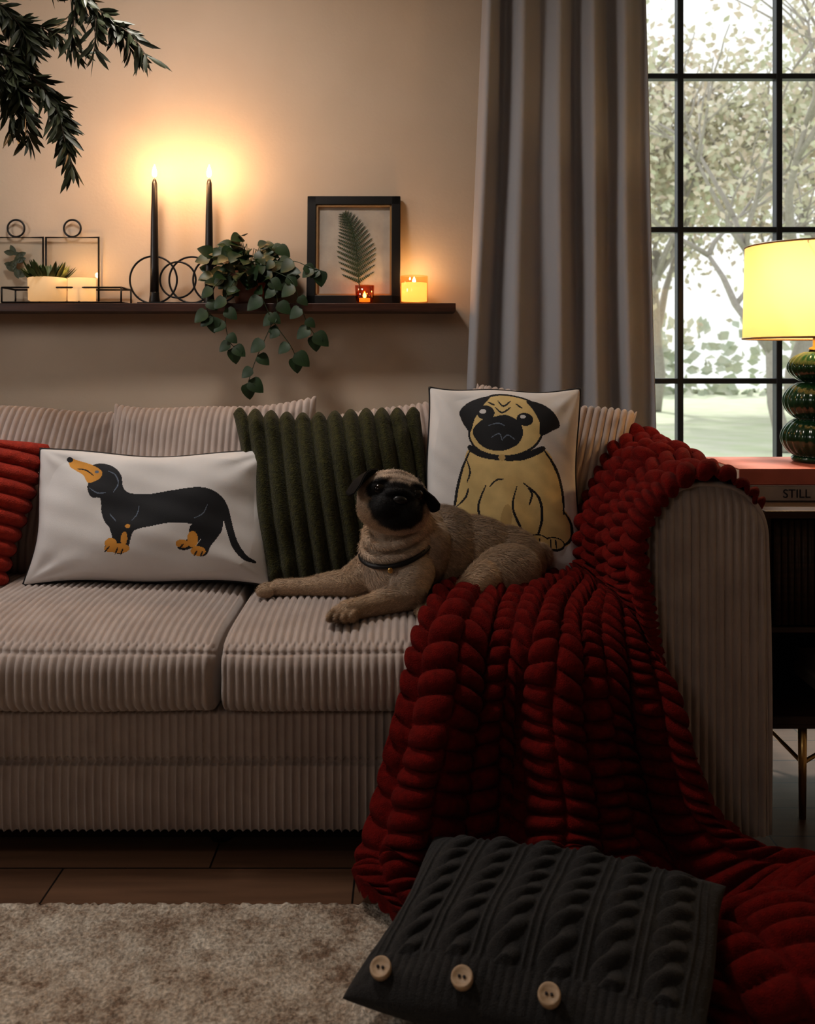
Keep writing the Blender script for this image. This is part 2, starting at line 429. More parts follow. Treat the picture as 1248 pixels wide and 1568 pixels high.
for i in range(7): 
    x=.25+.09*i; q.tube([(x+.001*0,3.13+.02*math.cos(a),2.5+.02*math.sin(a)) for a in np.linspace(0,2*pi,16,endpoint=False)],.003,'black',6,closed=True)
q.build('curtain_rod')

# ------------------------------------------------------------------ SOFA
sofa=empty('sofa',(-.42,2.5,0))
RP=.0180
RA=.0085
RW=.62
def seat_cushion(xa,xb,seed):
    w=xb-xa;cx=(xa+xb)/2;nr=int(w/RP);nx=nr*10
    t=np.linspace(-1,1,nx+1)[:,None]
    th=np.linspace(0,2*pi,130)[None,:]
    p=4.5
    ct,st=np.cos(th),np.sin(th)
    yy=np.sign(ct)*np.abs(ct)**(2/p); zz=np.sign(st)*np.abs(st)**(2/p)
    e=np.where(np.abs(t)>.97,(1-((np.abs(t)-.97)/.03)**2*.16),1.0)
    cy,cz=2.38,.389; hy,hz=.355,.082
    X=cx+t*w/2*(1-.006*(1-np.abs(zz))); X=X+0*th
    Yb=cy-yy*hy*(e*.5+.5); 
    top=(zz>0)
    crown=.03*(1-t**2)**.6*np.clip(1-yy**2,0,1)**.6
    Z=cz+zz*hz*e+np.where(top,crown*zz,0)+.004*wob(t*3+0*th,yy*2+0*t,seed)
    Yb=Yb-np.where(yy>.8,.014*(1-(zz)**2)*(1-t**4),0)
    front=(yy>.9)&(zz<.80)
    ph=X/RP+np.where(front,.5,0)
    r=ribprof(ph,RW)*RA
    seam=np.exp(-((th-.45)/.035)**2)*.008
    nyv=np.abs(ct)**(2-2/p)*np.sign(ct); nzv=np.abs(st)**(2-2/p)*np.sign(st)
    L=np.sqrt(nyv**2+nzv**2)+1e-9
    Yb=Yb-(r-seam)*nyv/L; Z=Z+(r-seam)*nzv/L
    P=np.stack([X,Yb+0*X,Z],-1)
    capL=P[0].copy();cL=capL.mean(0);ring=cL+(capL-cL)*.02
    capR=P[-1].copy();cR=capR.mean(0);ringR=cR+(capR-cR)*.02
    PP=np.concatenate([ring[None],P,ringR[None]],0)
    return PP
for nm,xa,xb,sd in(('seat_cushion_right',-.405,.525,1),('seat_cushion_left',-1.345,-.415,2)):
    PP=seat_cushion(xa,xb,sd); mesh_np(nm,PP,grid_faces(PP.shape[0],PP.shape[1]),['cord'],parent=sofa)
def rib_extrude(name,prof,xa,xb,amp=.0078,per=RP):
    nr=int((xb-xa)/per);nx=nr*10
    X=np.linspace(xa,xb,nx+1)[:,None]
    pr=smooth_poly(prof,4,False)
    d=np.gradient(pr,axis=0);nn=np.stack([-d[:,1],d[:,0]],-1);nn/=np.linalg.norm(nn,axis=1,keepdims=True)+1e-9
    r=ribprof(X/per,RW)*amp
    Y=pr[None,:,0]+nn[None,:,0]*r; Z=pr[None,:,1]+nn[None,:,1]*r
    P=np.stack([X+0*Y,Y,Z],-1)
    return mesh_np(name,P,grid_faces(P.shape[0],P.shape[1]),['cord'],parent=sofa)
rib_extrude('base_panel',[(2.16,.05),(2.08,.046),(2.067,.05),(2.062,.08),(2.06,.13),(2.062,.18),(2.067,.196),(2.080,.20),(2.073,.206),(2.070,.24),(2.07,.28),(2.08,.315),(2.2,.32)][::-1],-1.36,.54)
q=B();q.box((-1.36,2.09,.055),(.54,2.9,.31),'cord');q.build('base_body',sofa,.01)
rib_extrude('back_front',[(2.72,.3),(2.73,.6),(2.76,.78),(2.80,.815),(2.86,.82),(2.92,.80),(2.95,.76),(2.95,.4),(2.95,.05)][::-1],-1.37,.56)
q=B();q.box((-1.36,2.75,.05),(.54,2.94,.77),'cord');q.build('back_body',sofa,.02)
def arm(name,cx,hw):
    def top(t): return .68+.13*(np.maximum(1-np.abs(t)**2.3,0))**(1/2.3)
    out=[]
    for z in np.linspace(.05,.68,16): out.append((cx-hw-.004*math.sin(pi*(z-.05)/.63),z))
    for a in np.linspace(pi,0,40)[1:-1]:
        t=math.cos(a); out.append((cx+hw*np.sign(t)*abs(t)**(2/2.3),.68+.13*abs(math.sin(a))**(2/2.3)))
    for z in np.linspace(.68,.05,16): out.append((cx+hw+.004*math.sin(pi*(z-.05)/.63)+(.68-z)*.01,z))
    O=np.array(out); d=np.gradient(O,axis=0);nn=np.stack([-d[:,1],d[:,0]],-1);nn/=np.linalg.norm(nn,axis=1,keepdims=True)
    ya,yb=2.06,2.95; nr=int((yb-ya)/RP);Y=np.linspace(ya,yb,nr*8+1)[:,None]
    r=ribprof(Y/RP,RW)*.007
    X=O[None,:,0]+nn[None,:,0]*r;Z=O[None,:,1]+nn[None,:,1]*r
    P=np.stack([X,Y+0*X,Z],-1)
    c=P[-1].mean(0);P=np.concatenate([P,(c+(P[-1]-c)*.01)[None]],0)
    mesh_np(name+'_body',P,grid_faces(P.shape[0],P.shape[1]),['cord'],parent=sofa)
    nr=int(2*hw/RP);nx=nr*12
    t=np.linspace(-1,1,nx+1)[:,None]*np.ones((1,60));v=np.linspace(0,1,60)[None,:]*np.ones((nx+1,1))
    T=top(t); Zp=.05+(T-.05)*v
    Xp=cx+hw*t+(.68-np.minimum(Zp,.68))*.01*(t>0)*t
    edge=np.minimum(1,np.minimum((1-np.abs(t))*10,(1-v)*14))
    edge=np.maximum(edge,0)**.5
    Yp=2.062-.014*edge-ribprof((Xp-cx+hw)/RP,RW)*.0085*np.minimum(1,edge+.1)
    P=np.stack([Xp,Yp,Zp],-1)
    mesh_np(name+'_front_panel',P,grid_faces(P.shape[0],P.shape[1]),['cord'],parent=sofa)
    q=B();q.tube([(x,2.058,z) for x,z in out],.006,'cord',8);q.build(name+'_piping',sofa)
    q=B();q.box((cx-hw+.03,2.1,.05),(cx+hw-.03,2.9,.6),'cord');q.build(name+'_core',sofa)
arm('arm_right',.652,.128);arm('arm_left',-1.472,.128)
q=B()
for x in(-1.5,-.42,.68):
    for y in(2.14,2.86): q.lathe([(.03,.06),(.024,0.0)],(x,y,0),'darkfoot',16)
q.build('feet',sofa)
R=math.radians
bc=dict(mats=['cord'],nu=320,nv=60,ribs=('u',.0185,.0088,.65),pinch=.035,parent=sofa,power=.36)
pillow('back_cushion_1',.60,.49,.19,(-1.12,2.66,.715),(R(-14),R(5),R(4)),seed=1,sag=.010,**bc)
pillow('back_cushion_2',.585,.49,.19,(-.55,2.655,.718),(R(-14),R(-2),R(-3)),seed=2,sag=.014,**bc)
pillow('back_cushion_3',.58,.48,.17,(-.01,2.69,.712),(R(-12),R(-10),R(0)),seed=3,**bc)
pillow('back_cushion_4',.46,.47,.16,(.372,2.66,.740),(R(-14),R(10),R(-14)),seed=4,**bc)

# ------------------------------------------------------------------ scatter cushions
def dach(u,v):
    x=226+u*178;y=787-v*97; MI=np.zeros(u.shape,int)
    body=smooth_poly([(124,722),(136,713),(152,710),(170,716),(182,730),(185,746),(196,757),(225,759),(262,753),(298,748),(322,752),(340,764),(350,780),(356,802),(364,828),(376,846),(388,853),(386,856),(370,852),(356,836),(348,812),(343,798),(341,812),(333,824),(324,836),(318,848),(306,850),(300,842),(306,832),(311,822),(306,808),(288,803),(262,803),(236,808),(212,814),(206,826),(202,842),(190,848),(178,842),(180,828),(176,814),(164,802),(156,786),(152,766),(138,764),(131,750),(132,738)],5)
    hind=smooth_poly([(296,805),(318,806),(312,822),(298,838),(284,842),(276,838),(290,826)],5)
    front2=smooth_poly([(172,808),(190,812),(188,828),(182,840),(170,842),(168,836),(178,826)],5)
    muzzle=smooth_poly([(96,703),(112,707),(134,713),(150,722),(150,733),(138,741),(130,741),(122,730),(108,722),(99,716)],5)
    MI[in_poly(x,y,body)]=1
    MI[in_poly(x,y,hind)]=1; MI[in_poly(x,y,front2)]=1
    MI[in_poly(x,y,muzzle)]=2
    MI[in_ell(x,y,98,706,5,4)]=1
    for e in((190,840,15,7),(176,832,9,7),(283,833,10,6),(306,843,11,7),(298,826,8,12),(175,840,8,5),(196,826,5,10)): MI[in_ell(x,y,*e)]=2
    MI[in_ell(x,y,200,808,4,3)]=2
    for st in([(160,722),(172,728),(178,742),(172,756)],[(134,750),(148,758),(160,757)]): MI[in_stroke(x,y,st,2.0)]=3
    MI[in_ell(x,y,143,724,3.2,2.4)]=3
    for st in([(168,845),(174,838)],[(184,848),(187,840)],[(192,849),(195,841)],[(278,840),(284,834)],[(300,850),(304,843)],[(309,851),(312,844)],[(112,720),(126,722),(138,730)]): MI[in_stroke(x,y,st,2.2)]=1
    for st in([(205,800),(212,790),(214,778)],[(300,795),(312,788),(318,775)],[(170,790),(180,800)]): MI[in_stroke(x,y,st,1.6)]=3
    return MI
pillow('dachshund_cushion',.625,.352,.16,(-.665,2.475,.672),(R(-16),R(.5),R(2)),['cream','black_print','tan_print','grey_print'],nu=380,nv=230,paint=dach,seed=11,pinch=.065,pipe='piping',wr=.009,sag=.008)
def pugp(u,v):
    x=770+u*110;y=727-v*136;MI=np.zeros(u.shape,int)
    def g(poly): return smooth_poly(poly,6)
    body=g([(724,684),(712,712),(704,745),(702,775),(690,800),(692,822),(715,832),(760,834),(806,826),(834,826),(862,818),(868,800),(858,775),(856,745),(848,712),(828,684),(775,695)])
    hind=g([(845,760),(866,778),(870,800),(862,816),(842,812),(838,790)])
    MI[in_poly(x,y,hind)]=2
    MI[in_poly(x,y,body)]=2
    for st,w in(([(724,684),(712,712),(704,745),(700,772),(690,800)],4),([(828,684),(848,712),(857,745),(858,775)],4),([(857,770),(868,788),(866,810),(850,822)],4),
        ([(745,740),(735,770),(742,800),(748,826)],3.5),([(800,735),(822,755),(826,785),(818,812)],4),([(790,740),(784,770),(796,800),(806,824)],3.5),
        ([(806,742),(812,750),(808,765)],3),([(704,770),(716,758),(720,745)],3),([(850,720),(840,700),(832,690)],3),([(716,700),(722,720),(718,735)],2.5),([(750,742),(760,732),(770,730)],2.5)):
        MI[in_stroke(x,y,st,w)]=1
    MI[in_ell(x,y,775,788,8,22,.1)]=3
    for e in((820,817,17,11),(842,818,16,10)): 
        MI[in_ell(x,y,*e)]=1
    for e in((820,816,14,8.5),(843,817,13,7.5)): MI[in_ell(x,y,*e)]=2
    for st in([(814,824),(815,812)],[(822,825),(822,812)],[(838,824),(838,812)],[(846,824),(845,812)]): MI[in_stroke(x,y,st,2.2)]=1
    head=g([(735,622),(748,607),(775,603),(805,610),(820,628),(826,655),(815,678),(790,692),(760,694),(735,686),(722,668),(726,640)])
    heado=g([(733,620),(747,604),(775,600),(807,608),(823,626),(829,655),(818,680),(792,695),(760,697),(733,689),(719,668),(723,640)])
    MI[in_poly(x,y,heado)]=1;MI[in_poly(x,y,head)]=2
    el=g([(706,628),(718,614),(738,606),(750,606),(738,622),(728,640),(722,660),(714,652),(708,640)])
    er=g([(803,610),(824,614),(842,628),(852,648),(842,656),(824,664),(822,644),(812,624)])
    MI[in_poly(x,y,el)]=1;MI[in_poly(x,y,er)]=1
    mask=g([(725,660),(738,642),(758,636),(776,634),(794,646),(798,664),(788,680),(765,688),(740,682)])
    MI[in_poly(x,y,mask)]=1
    for e in((744,630,13,11,.2),(801,640,12,10,.2)): MI[in_ell(x,y,*e)]=1
    for e in((740,628,5,3.5),(798,636,4,3)): MI[in_ell(x,y,*e)]=0
    for st in([(762,612),(770,620),(780,612)],[(758,622),(768,630),(780,622)],[(748,614),(756,618)],[(788,616),(796,622)]): MI[in_stroke(x,y,st,2.6)]=1
    for st in([(752,668),(764,662),(768,672)],[(768,672),(776,664),(786,670)],[(748,650),(762,646),(772,650)]): MI[in_stroke(x,y,st,1.6)]=4
    collar=g([(722,680),(745,692),(790,694),(826,680),(828,688),(794,702),(745,700),(720,689)])
    MI[in_poly(x,y,collar)]=1
    MI[in_ell(x,y,768,698,5,5)]=3
    return MI
pillow('pug_cushion',.405,.50,.15,(.250,2.50,.760),(R(-15),R(1),R(-4)),['cream','black_print','beige_print','beige_dark','grey_print'],nu=260,nv=300,paint=pugp,seed=21,pinch=.04,pipe='piping',wr=.007)
pillow('green_ribbed_cushion',.51,.46,.19,(-.185,2.535,.705),(R(-15),R(-1),R(2)),['green_fab'],nu=300,nv=90,ribs=('u',.043,.024,.85),seed=31,pinch=.05,wr=.009,skew=-.13)
pillow('red_ribbed_cushion',.46,.45,.19,(-1.225,2.43,.69),(R(-16),R(13),R(10)),['red_fab'],nu=90,nv=260,ribs=('v',.038,.016,.7),seed=41,pinch=.05)

# knitted floor cushion
def cable(U,V,X,Z):
    per=.080;c=X/per; f=(c-np.floor(c))*2-1
    z=Z/.046
    h=np.zeros_like(f)
    for sgn in(-1,1):
        cen=.30*np.sin(pi*z)*sgn
        lift=.55+.45*np.cos(pi*z+ (0 if sgn>0 else pi))
        h=np.maximum(h,np.sqrt(np.maximum(0,1-((f-cen)/.36)**2))*lift)
    ridge=np.exp(-((np.abs(f)-.84)/.06)**2)*.45
    st=.1*np.abs(np.sin(Z/.0035))
    band=np.clip((Z+.135)/.008,0,1)
    return (.014*h+.009*ridge)*band+.0012*st+(1-band)*(.0022*np.abs(np.sin(X/.0045*1.0)))
def btn(o):
    q=B()
    for x in(-.215,-.082,.052):
        U=x/.278;V=-.82
        T=.15/2*max((1-U*U)*(1-V*V),0)**.42
        c=Vector((x-.02,-T-.008,-.172))
        Tm=Matrix.Translation(c)@Matrix.Rotation(R(114),4,'X')
        q.lathe([(.004,.004),(.012,.0045),(.0150,.007),(.0168,.006),(.0175,.002),(.0165,-.006),(.001,-.006)],(0,0,0),'button',24,T=Tm)
        for dx in(-.004,.004): q.lathe([(.0022,.0068),(.0022,.003)],(dx,0,0),'ink',8,T=Tm)
    c=q.build('buttons',None,center=False,loc=(0,0,0));c.parent=o
pillow('cable_knit_cushion',.545,.41,.15,(.236,1.590,.106),(R(-81),R(0),R(-18)),['charcoal'],nu=480,nv=400,disp=cable,seed=51,pinch=.04,wr=.007,extra=btn,skew=.08)

# ------------------------------------------------------------------ THROW
rows=[
[(.765,2.85,.760),(.768,2.65,.755),(.768,2.45,.750),(.768,2.3,.750),(.770,2.07,.745)],
[(.70,2.88,.83),(.71,2.7,.825),(.715,2.5,.815),(.72,2.3,.805),(.72,2.035,.795)],
[(.62,2.88,.85),(.63,2.7,.86),(.64,2.5,.845),(.65,2.3,.835),(.65,2.03,.820)],
[(.53,2.85,.82),(.55,2.68,.82),(.56,2.5,.81),(.57,2.3,.80),(.57,2.03,.785)],
[(.46,2.78,.66),(.46,2.62,.66),(.475,2.45,.67),(.49,2.25,.69),(.505,2.01,.70)],
[(.36,2.62,.54),(.41,2.50,.54),(.44,2.36,.54),(.48,2.18,.56),(.51,2.00,.58)],
[(.14,2.36,.525),(.23,2.26,.525),(.33,2.16,.52),(.43,2.05,.51),(.53,1.985,.47)],
[(.04,2.11,.505),(.16,2.04,.49),(.28,1.98,.465),(.42,1.96,.42),(.56,1.955,.36)],
[(-.02,1.975,.37),(.13,1.965,.35),(.27,1.955,.32),(.43,1.945,.28),(.59,1.945,.25)],
[(-.06,1.955,.21),(.11,1.94,.20),(.28,1.935,.18),(.46,1.925,.16),(.64,1.92,.14)],
[(-.10,1.91,.07),(.10,1.90,.08),(.28,1.89,.08),(.50,1.87,.08),(.76,1.86,.07)],
[(-.09,1.84,.03),(.10,1.82,.035),(.30,1.79,.035),(.56,1.76,.05),(.92,1.78,.05)],
[(-.02,1.77,.02),(.15,1.73,.02),(.38,1.68,.02),(.62,1.63,.05),(1.02,1.68,.05)],
[(.05,1.72,.01),(.2,1.66,.01),(.42,1.60,.01),(.66,1.53,.04),(1.02,1.56,.03)],
[(.1,1.70,.0),(.24,1.63,.0),(.45,1.55,.0),(.68,1.475,.005),(1.0,1.49,.005)]]
C=np.array(rows,float)
def cr(A,tt):
    k=len(A);i=np.clip(np.floor(tt).astype(int),0,k-2);t=(tt-i)[(...,)+(None,)*(A.ndim-1)]
    p0=A[np.maximum(i-1,0)];p1=A[i];p2=A[i+1];p3=A[np.minimum(i+2,k-1)]
    return .5*(2*p1+(-p0+p2)*t+(2*p0-5*p1+4*p2-p3)*t*t+(-p0+3*p1-3*p2+p3)*t**3)
NS=48;NC=11
nrw=len(rows)-1
tt=np.linspace(0,nrw,600);cc=cr(C,tt)[:,2];ll=np.r_[0,np.cumsum(np.linalg.norm(np.diff(cc,axis=0),axis=1))];ll/=ll[-1]
tu=np.interp(np.linspace(0,1,NS*16+1),ll,tt);A=cr(C,tu)
tv=np.linspace(0,4,NC*22+1);A=cr(A.transpose(1,0,2),tv).transpose(1,0,2)
u=(tu/nrw)[:,None];us=np.linspace(0,1,A.shape[0])[:,None];v=np.linspace(0,1,A.shape[1])[None,:]
def normals(A):
    du=np.gradient(A,axis=0);dv=np.gradient(A,axis=1);n=np.cross(du,dv);n/=np.linalg.norm(n,axis=2,keepdims=True)+1e-12;return n
Nn=normals(A)
if Nn[A.shape[0]//8,A.shape[1]//2,2]<0: Nn=-Nn
fa=np.clip((u-.44)/.15,0,1)*np.clip((.86-u)/.10,0,1)
fold=(.050*np.sin(2*pi*(2.3*v+.22*np.sin(2.5*u*pi)+.1))+.016*np.sin(2*pi*(5.3*v+.7*u)))*fa
fold+= .008*np.sin(2*pi*(3*v+2*u))*(1-fa)
heap=np.clip((u-.76)/.05,0,1)*np.clip((1.0-u)/.06,0,1)*(.015+.05*np.abs(np.sin(7*v+10*u)))*np.clip((v-.45)*3,.25,1)
A=A+Nn*(fold+heap+.004)[...,None]
Nn=normals(A)
if Nn[A.shape[0]//8,A.shape[1]//2,2]<0: Nn=-Nn
for _ in range(30):
    Nn[1:-1]=(Nn[:-2]+Nn[1:-1]*2+Nn[2:])/4
    Nn[:,1:-1]=(Nn[:,:-2]+Nn[:,1:-1]*2+Nn[:,2:])/4
Nn/=np.linalg.norm(Nn,axis=2,keepdims=True)
def hsh(a,b):
    h=np.sin(a*12.9898+b*78.233+3.1)*43758.5453;return h-np.floor(h)
vv=v+.012*np.sin(2*pi*(1.3*u+.2))*np.sin(pi*v)+.006*np.sin(2*pi*(4.1*us)+9*v)*np.sin(pi*v)
c=vv*NC;ci=np.floor(c);cf=2*(c-ci)-1
r_=us*NS+.5*(ci%2)+.15*hsh(ci,ci*0)+.22*cf*np.where(ci%2>0,1,-1)+.20*np.sin(us*23+ci*2.1)
ri=np.floor(r_);rf=2*(r_-ri)-1
hs=hsh(ri,ci);hs2=hsh(ci,ri)
cfs=cf+(hs2-.5)*.22*(1-cf**2)
dome=np.maximum(0,1-np.abs(cfs)**2.6)**.55*np.maximum(0,1-np.abs(rf)**2.3)**.55
hgt=.031*(.04+.96*dome)*(.82+.32*hs)
A=A+Nn*hgt[...,None]
dv=np.gradient(A,axis=1);dv/=np.linalg.norm(dv,axis=2,keepdims=True)+1e-9
ed=(np.clip(1-v*NC*2,0,1)-np.clip(1-(1-v)*NC*2,0,1))+0*u
A=A-dv*(ed*.012*(1-rf**2))[...,None]
A[...,2]=np.maximum(A[...,2],.004)
th=mesh_np('chunky_knit_throw_blanket',A,grid_faces(A.shape[0],A.shape[1]),['throw'])

# ------------------------------------------------------------------ DOG
q=B();m='fur'
q.ell((.085,2.37,.608),(.112,.095,.108),m,(0,R(6),0))           # ribcage
q.ell((.250,2.385,.576),(.098,.088,.085),m,(0,R(20),0))       # hips
q.ell((.17,2.375,.603),(.12,.078,.086),m,(0,R(12),0))
q.ell((-.035,2.30,.585),(.080,.080,.098),m)                   # chest
q.ell((.01,2.33,.648),(.088,.080,.088),m,(0,R(-25),0))         # shoulders
q.ell((.055,2.295,.612),(.048,.045,.078),m,(0,R(12),0))         # shoulder blade
q.cone((.0,2.32,.65),.080,(-.03,2.275,.715),.072,m)           # neck
HC=Vector((-.034,2.240,.748))
HT=Matrix.Translation(HC)@Matrix.Rotation(R(10),4,'Z')@Matrix.Rotation(R(10),4,'Y')@Matrix.Rotation(R(-20),4,'X')@Matrix.Scale(1.12,4)
q.T=HT
q.ell((0,0,0),(.076,.068,.062),m)                  # skull
q.ell((0,-.012,-.026),(.077,.056,.048),m)          # cheeks
q.ell((0,-.046,-.020),(.050,.028,.038),m)          # muzzle base
q.ell((-.023,-.054,-.032),(.028,.021,.027),m)      # flews
q.ell((.023,-.054,-.032),(.028,.021,.027),m)
q.ell((0,-.046,-.056),(.030,.022,.014),m)          # chin
for sx in(-1,1):
    q.ell((sx*.038,-.044,.006),(.020,.015,.018),m)
    q.ell((sx*.034,-.050,.026),(.021,.010,.008),m,(0,R(sx*22),0))
q.tube([(x*.032,-.076+.018*x*x,-.008+.010*(1-x*x)) for x in np.linspace(-1,1,11)],[.003]+[.0075]*9+[.003],m,8)
for dz,w in((.038,.030),(.050,.034)):
    q.tube([(x*w,-.056+.02*x*x+dz*.35,dz-.008*x*x) for x in np.linspace(-1,1,9)],[.002]+[.0055]*7+[.002],m,8)
q.T=None
for i,(yy,zz_,rr) in enumerate(((2.275,.676,.073),(2.285,.645,.078))):
    q.tube([(-.03+rr*1.02*math.cos(a),yy+rr*.9*math.sin(a)-.0,zz_+.016*math.cos(a)+.028*math.sin(a)) for a in np.linspace(0,2*pi,28,endpoint=False)],.008,m,8,closed=True)
# front right leg (image left)
q.cone((-.070,2.31,.575),.055,(-.135,2.315,.537),.038,m)
q.cone((-.135,2.315,.534),.036,(-.25,2.34,.519),.022,m)
q.cone((-.25,2.34,.519),.022,(-.320,2.35,.514),.021,m)
for i in range(4): q.ell((-.354+.004*abs(i-1.5),2.322+.0172*i,.509),(.022,.0075,.0135),m)
# front left leg (near)
q.cone((.01,2.26,.575),.054,(.0,2.195,.535),.039,m)
q.cone((.0,2.195,.532),.036,(-.09,2.155,.519),.025,m)
q.cone((-.09,2.155,.519),.025,(-.135,2.135,.514),.024,m)
for i in range(4): q.ell((-.168+.0165*i,2.104+.006*abs(i-1.5),.508),(.0077,.022,.0140),m,(0,0,R(-25)))
q.ell((-.146,2.133,.511),(.027,.021,.017),m)
# hind leg
q.ell((.235,2.298,.558),(.090,.052,.070),m,(0,R(-20),0))
q.cone((.185,2.27,.555),.045,(.125,2.215,.525),.028,m)
q.cone((.20,2.27,.525),.03,(.12,2.21,.512),.020,m)
q.cone((.12,2.21,.512),.021,(.055,2.165,.508),.019,m)
for i in range(4): q.ell((.030+.004*abs(i-1.5),2.144+.0135*i,.506),(.019,.0072,.0115),m,(0,0,R(25)))
q.cone((.28,2.42,.54),.05,(.30,2.40,.52),.03,m)
q.tube([(.325+.026*math.cos(a),2.39-.006*a,.585+.026*math.sin(a)) for a in np.linspace(-2.2,2.8,16)],[.018-.0006*i for i in range(16)],m,10)
raw=q.build('pug_raw',None,center=False,loc=(0,0,0))
rm=raw.modifiers.new('r','REMESH');rm.mode='VOXEL';rm.voxel_size=.0025;rm.use_smooth_shade=True
s1=raw.modifiers.new('s','SMOOTH');s1.iterations=5;s1.factor=.5
dg=bpy.context.evaluated_depsgraph_get();me=bpy.data.meshes.new_from_object(raw.evaluated_get(dg))
bpy.data.objects.remove(raw)
me.materials.clear();me.materials.append(M['fur'])
nv=len(me.vertices);co=np.zeros(nv*3);me.vertices.foreach_get('co',co);co=co.reshape(-1,3)
nr=np.zeros(nv*3);me.vertices.foreach_get('normal',nr);nr=nr.reshape(-1,3)
def sst(a,b,x): t=np.clip((x-a)/(b-a),0,1);return t*t*(3-2*t)
HTi=np.array(HT.inverted());hco=co@HTi[:3,:3].T+HTi[:3,3]
def dist(c,r,P=None): 
    P=co if P is None else P
    return np.sqrt((((P-np.array(c))/np.array(r))**2).sum(1))
col=np.tile(np.array([.50,.365,.25]),(nv,1))
def mix(c,f): 
    global col
    col=col*(1-f[:,None])+np.array(c)*f[:,None]
mix((.19,.145,.11),sst(.570,.69,co[:,2]+.02*np.sin(co[:,0]*30))*sst(-.02,.11,co[:,0]+(co[:,2]-.6)*.3)*.85)
mix((.74,.61,.49),1-sst(.5,1.4,dist((-.03,2.23,.60),(.09,.09,.09))))
mix((.72,.58,.45),(1-sst(.4,1.5,dist((.05,2.25,.69),(.055,.09,.07))))*.8)
mix((.56,.45,.36),1-sst(.8,1.1,dist((0,0,.005),(.085,.08,.075),hco)))
fw=sst(.045,.025,np.abs(hco[:,0]))*sst(-.01,-.03,hco[:,1])*sst(.018,.028,hco[:,2])
mix((.12,.085,.06),fw*.6*np.maximum(0,np.sin(hco[:,2]*420+np.abs(hco[:,0])*60)))
nz=np.sin(co[:,0]*160)*np.sin(co[:,2]*170)*.05
mask=1-sst(.88,1.08,dist((0,-.062,-.026),(.062,.050,.052),hco)+nz)
ey=[1-sst(.8,1.15,dist((sx*.040,-.050,.006),(.031,.03,.025),hco)) for sx in(-1,1)]
mix((.010,.009,.009),np.maximum(mask,np.maximum(ey[0],ey[1])))
for pc in((-.352,2.35,.503),(-.158,2.115,.503),(.03,2.165,.50)): mix((.15,.105,.075),(1-sst(.5,1.1,dist(pc,(.025,.035,.02))))*.7)
ca=me.color_attributes.new('fur','FLOAT_COLOR','POINT')
ca.data.foreach_set('color',np.hstack([col*.75,np.ones((nv,1))]).ravel())
for p in me.polygons: p.use_smooth=True
dog=empty('pug_dog',(.0,2.3,.49))
body=bpy.data.objects.new('body',me);link(body);set_parent(body,dog)
rg=np.random.default_rng(4);idx=np.concatenate([np.arange(nv)]*2);k=len(idx)
rootp=co[idx]+rg.normal(0,.0015,(k,3));nn=nr[idx]
flow=np.tile(np.array([.75,.15,-.55]),(k,1))
leg=(co[idx][:,2]<.545)&(co[idx][:,0]<.02);flow[leg]=np.array([-.9,-.1,-.3])
hd=dist((0,0,0),(.09,.1,.09),hco)[idx]<1
flow[hd]=(co[idx][hd]-np.array(HT@Vector((0,-.10,-.02))))*10
flow+=rg.normal(0,.20,(k,3));flow-=nn*(flow*nn).sum(1,keepdims=True);flow/=np.linalg.norm(flow,axis=1,keepdims=True)+1e-9
ln=np.where(hd,.0045,np.where(leg,.0055,.0105))[:,None]*rg.uniform(.5,1.35,(k,1))
side=np.cross(flow,nn)*.00045
tip=rootp+flow*ln+nn*ln*rg.uniform(.10,.36,(k,1))
Vs=np.stack([rootp-side,rootp+side,tip],1).reshape(-1,3);Fs=np.arange(k*3).reshape(-1,3)
# tufts: neighbouring hairs share a tone
cell=np.floor(rootp/np.array([.010,.010,.0045])+rg.normal(0,.35,(k,3)))
tone=np.sin(cell[:,0]*12.99+cell[:,1]*37.7+cell[:,2]*78.2)*43758.5453;tone=(tone-np.floor(tone))[:,None]
br_=rg.uniform(.72,1.28,(k,1))*(.78+.44*tone)
cs=np.repeat(col[idx]*br_,3,axis=0)
mesh_np('coat',Vs,Fs,['furs'],parent=dog,smooth=False,color=cs)
q=B();q.T=HT
for sx in(-1,1): q.ell((sx*.040,-.0535,.006),(.0125,.009,.012),'dogeye')
q.build('eyes',dog)
q=B();q.T=HT;q.ell((0,-.077,-.016),(.015,.008,.009),'nose')
q.build('nose',dog)
M['earfur']=mat('ear_fur',(.014,.012,.011),.8,bump=.5,bscale=400,spec=.2)
q=B();q.T=HT
def ear(pts_base,tip,thick,m='earfur'):
    a,b=[Vector(p) for p in pts_base];tip=Vector(tip);n=(b-a).cross(tip-a).normalized()
    V=[];F=[];k=10;w=8
    for side in(1,-1):
        for i in range(k+1):
            t=i/k
            for j in range(w+1):
                s_=j/w
                base=a.lerp(b,s_); mid=((a+b)/2).lerp(tip,t)
                c=mid+(base-(a+b)/2)*min(1.15,max(0,(1-t**2.2))**.5*1.15)
                bul=math.sin(pi*s_)*math.sin(pi*min(1,t*.9+.1))
                V.append(c+n*(side*thick*(.25+bul))+n*.012*math.sin(pi*t))
    o=(k+1)*(w+1)
    for sd in range(2):
        for i in range(k):
            for j in range(w):
                x=sd*o+i*(w+1)+j;f=(x,x+1,x+w+2,x+w+1);F.append(f if sd else f[::-1])
    for i in range(k):
        for j in(0,w):
            x=i*(w+1)+j;F.append((x,x+w+1,x+w+1+o,x+o))
    q.add(V,F,m,True)
ear([(-.046,-.022,.052),(-.078,.012,.012)],(-.092,-.060,-.012),.006)
ear([(.046,-.022,.052),(.078,.012,.012)],(.088,-.058,-.008),.006)
q.build('ears',dog)
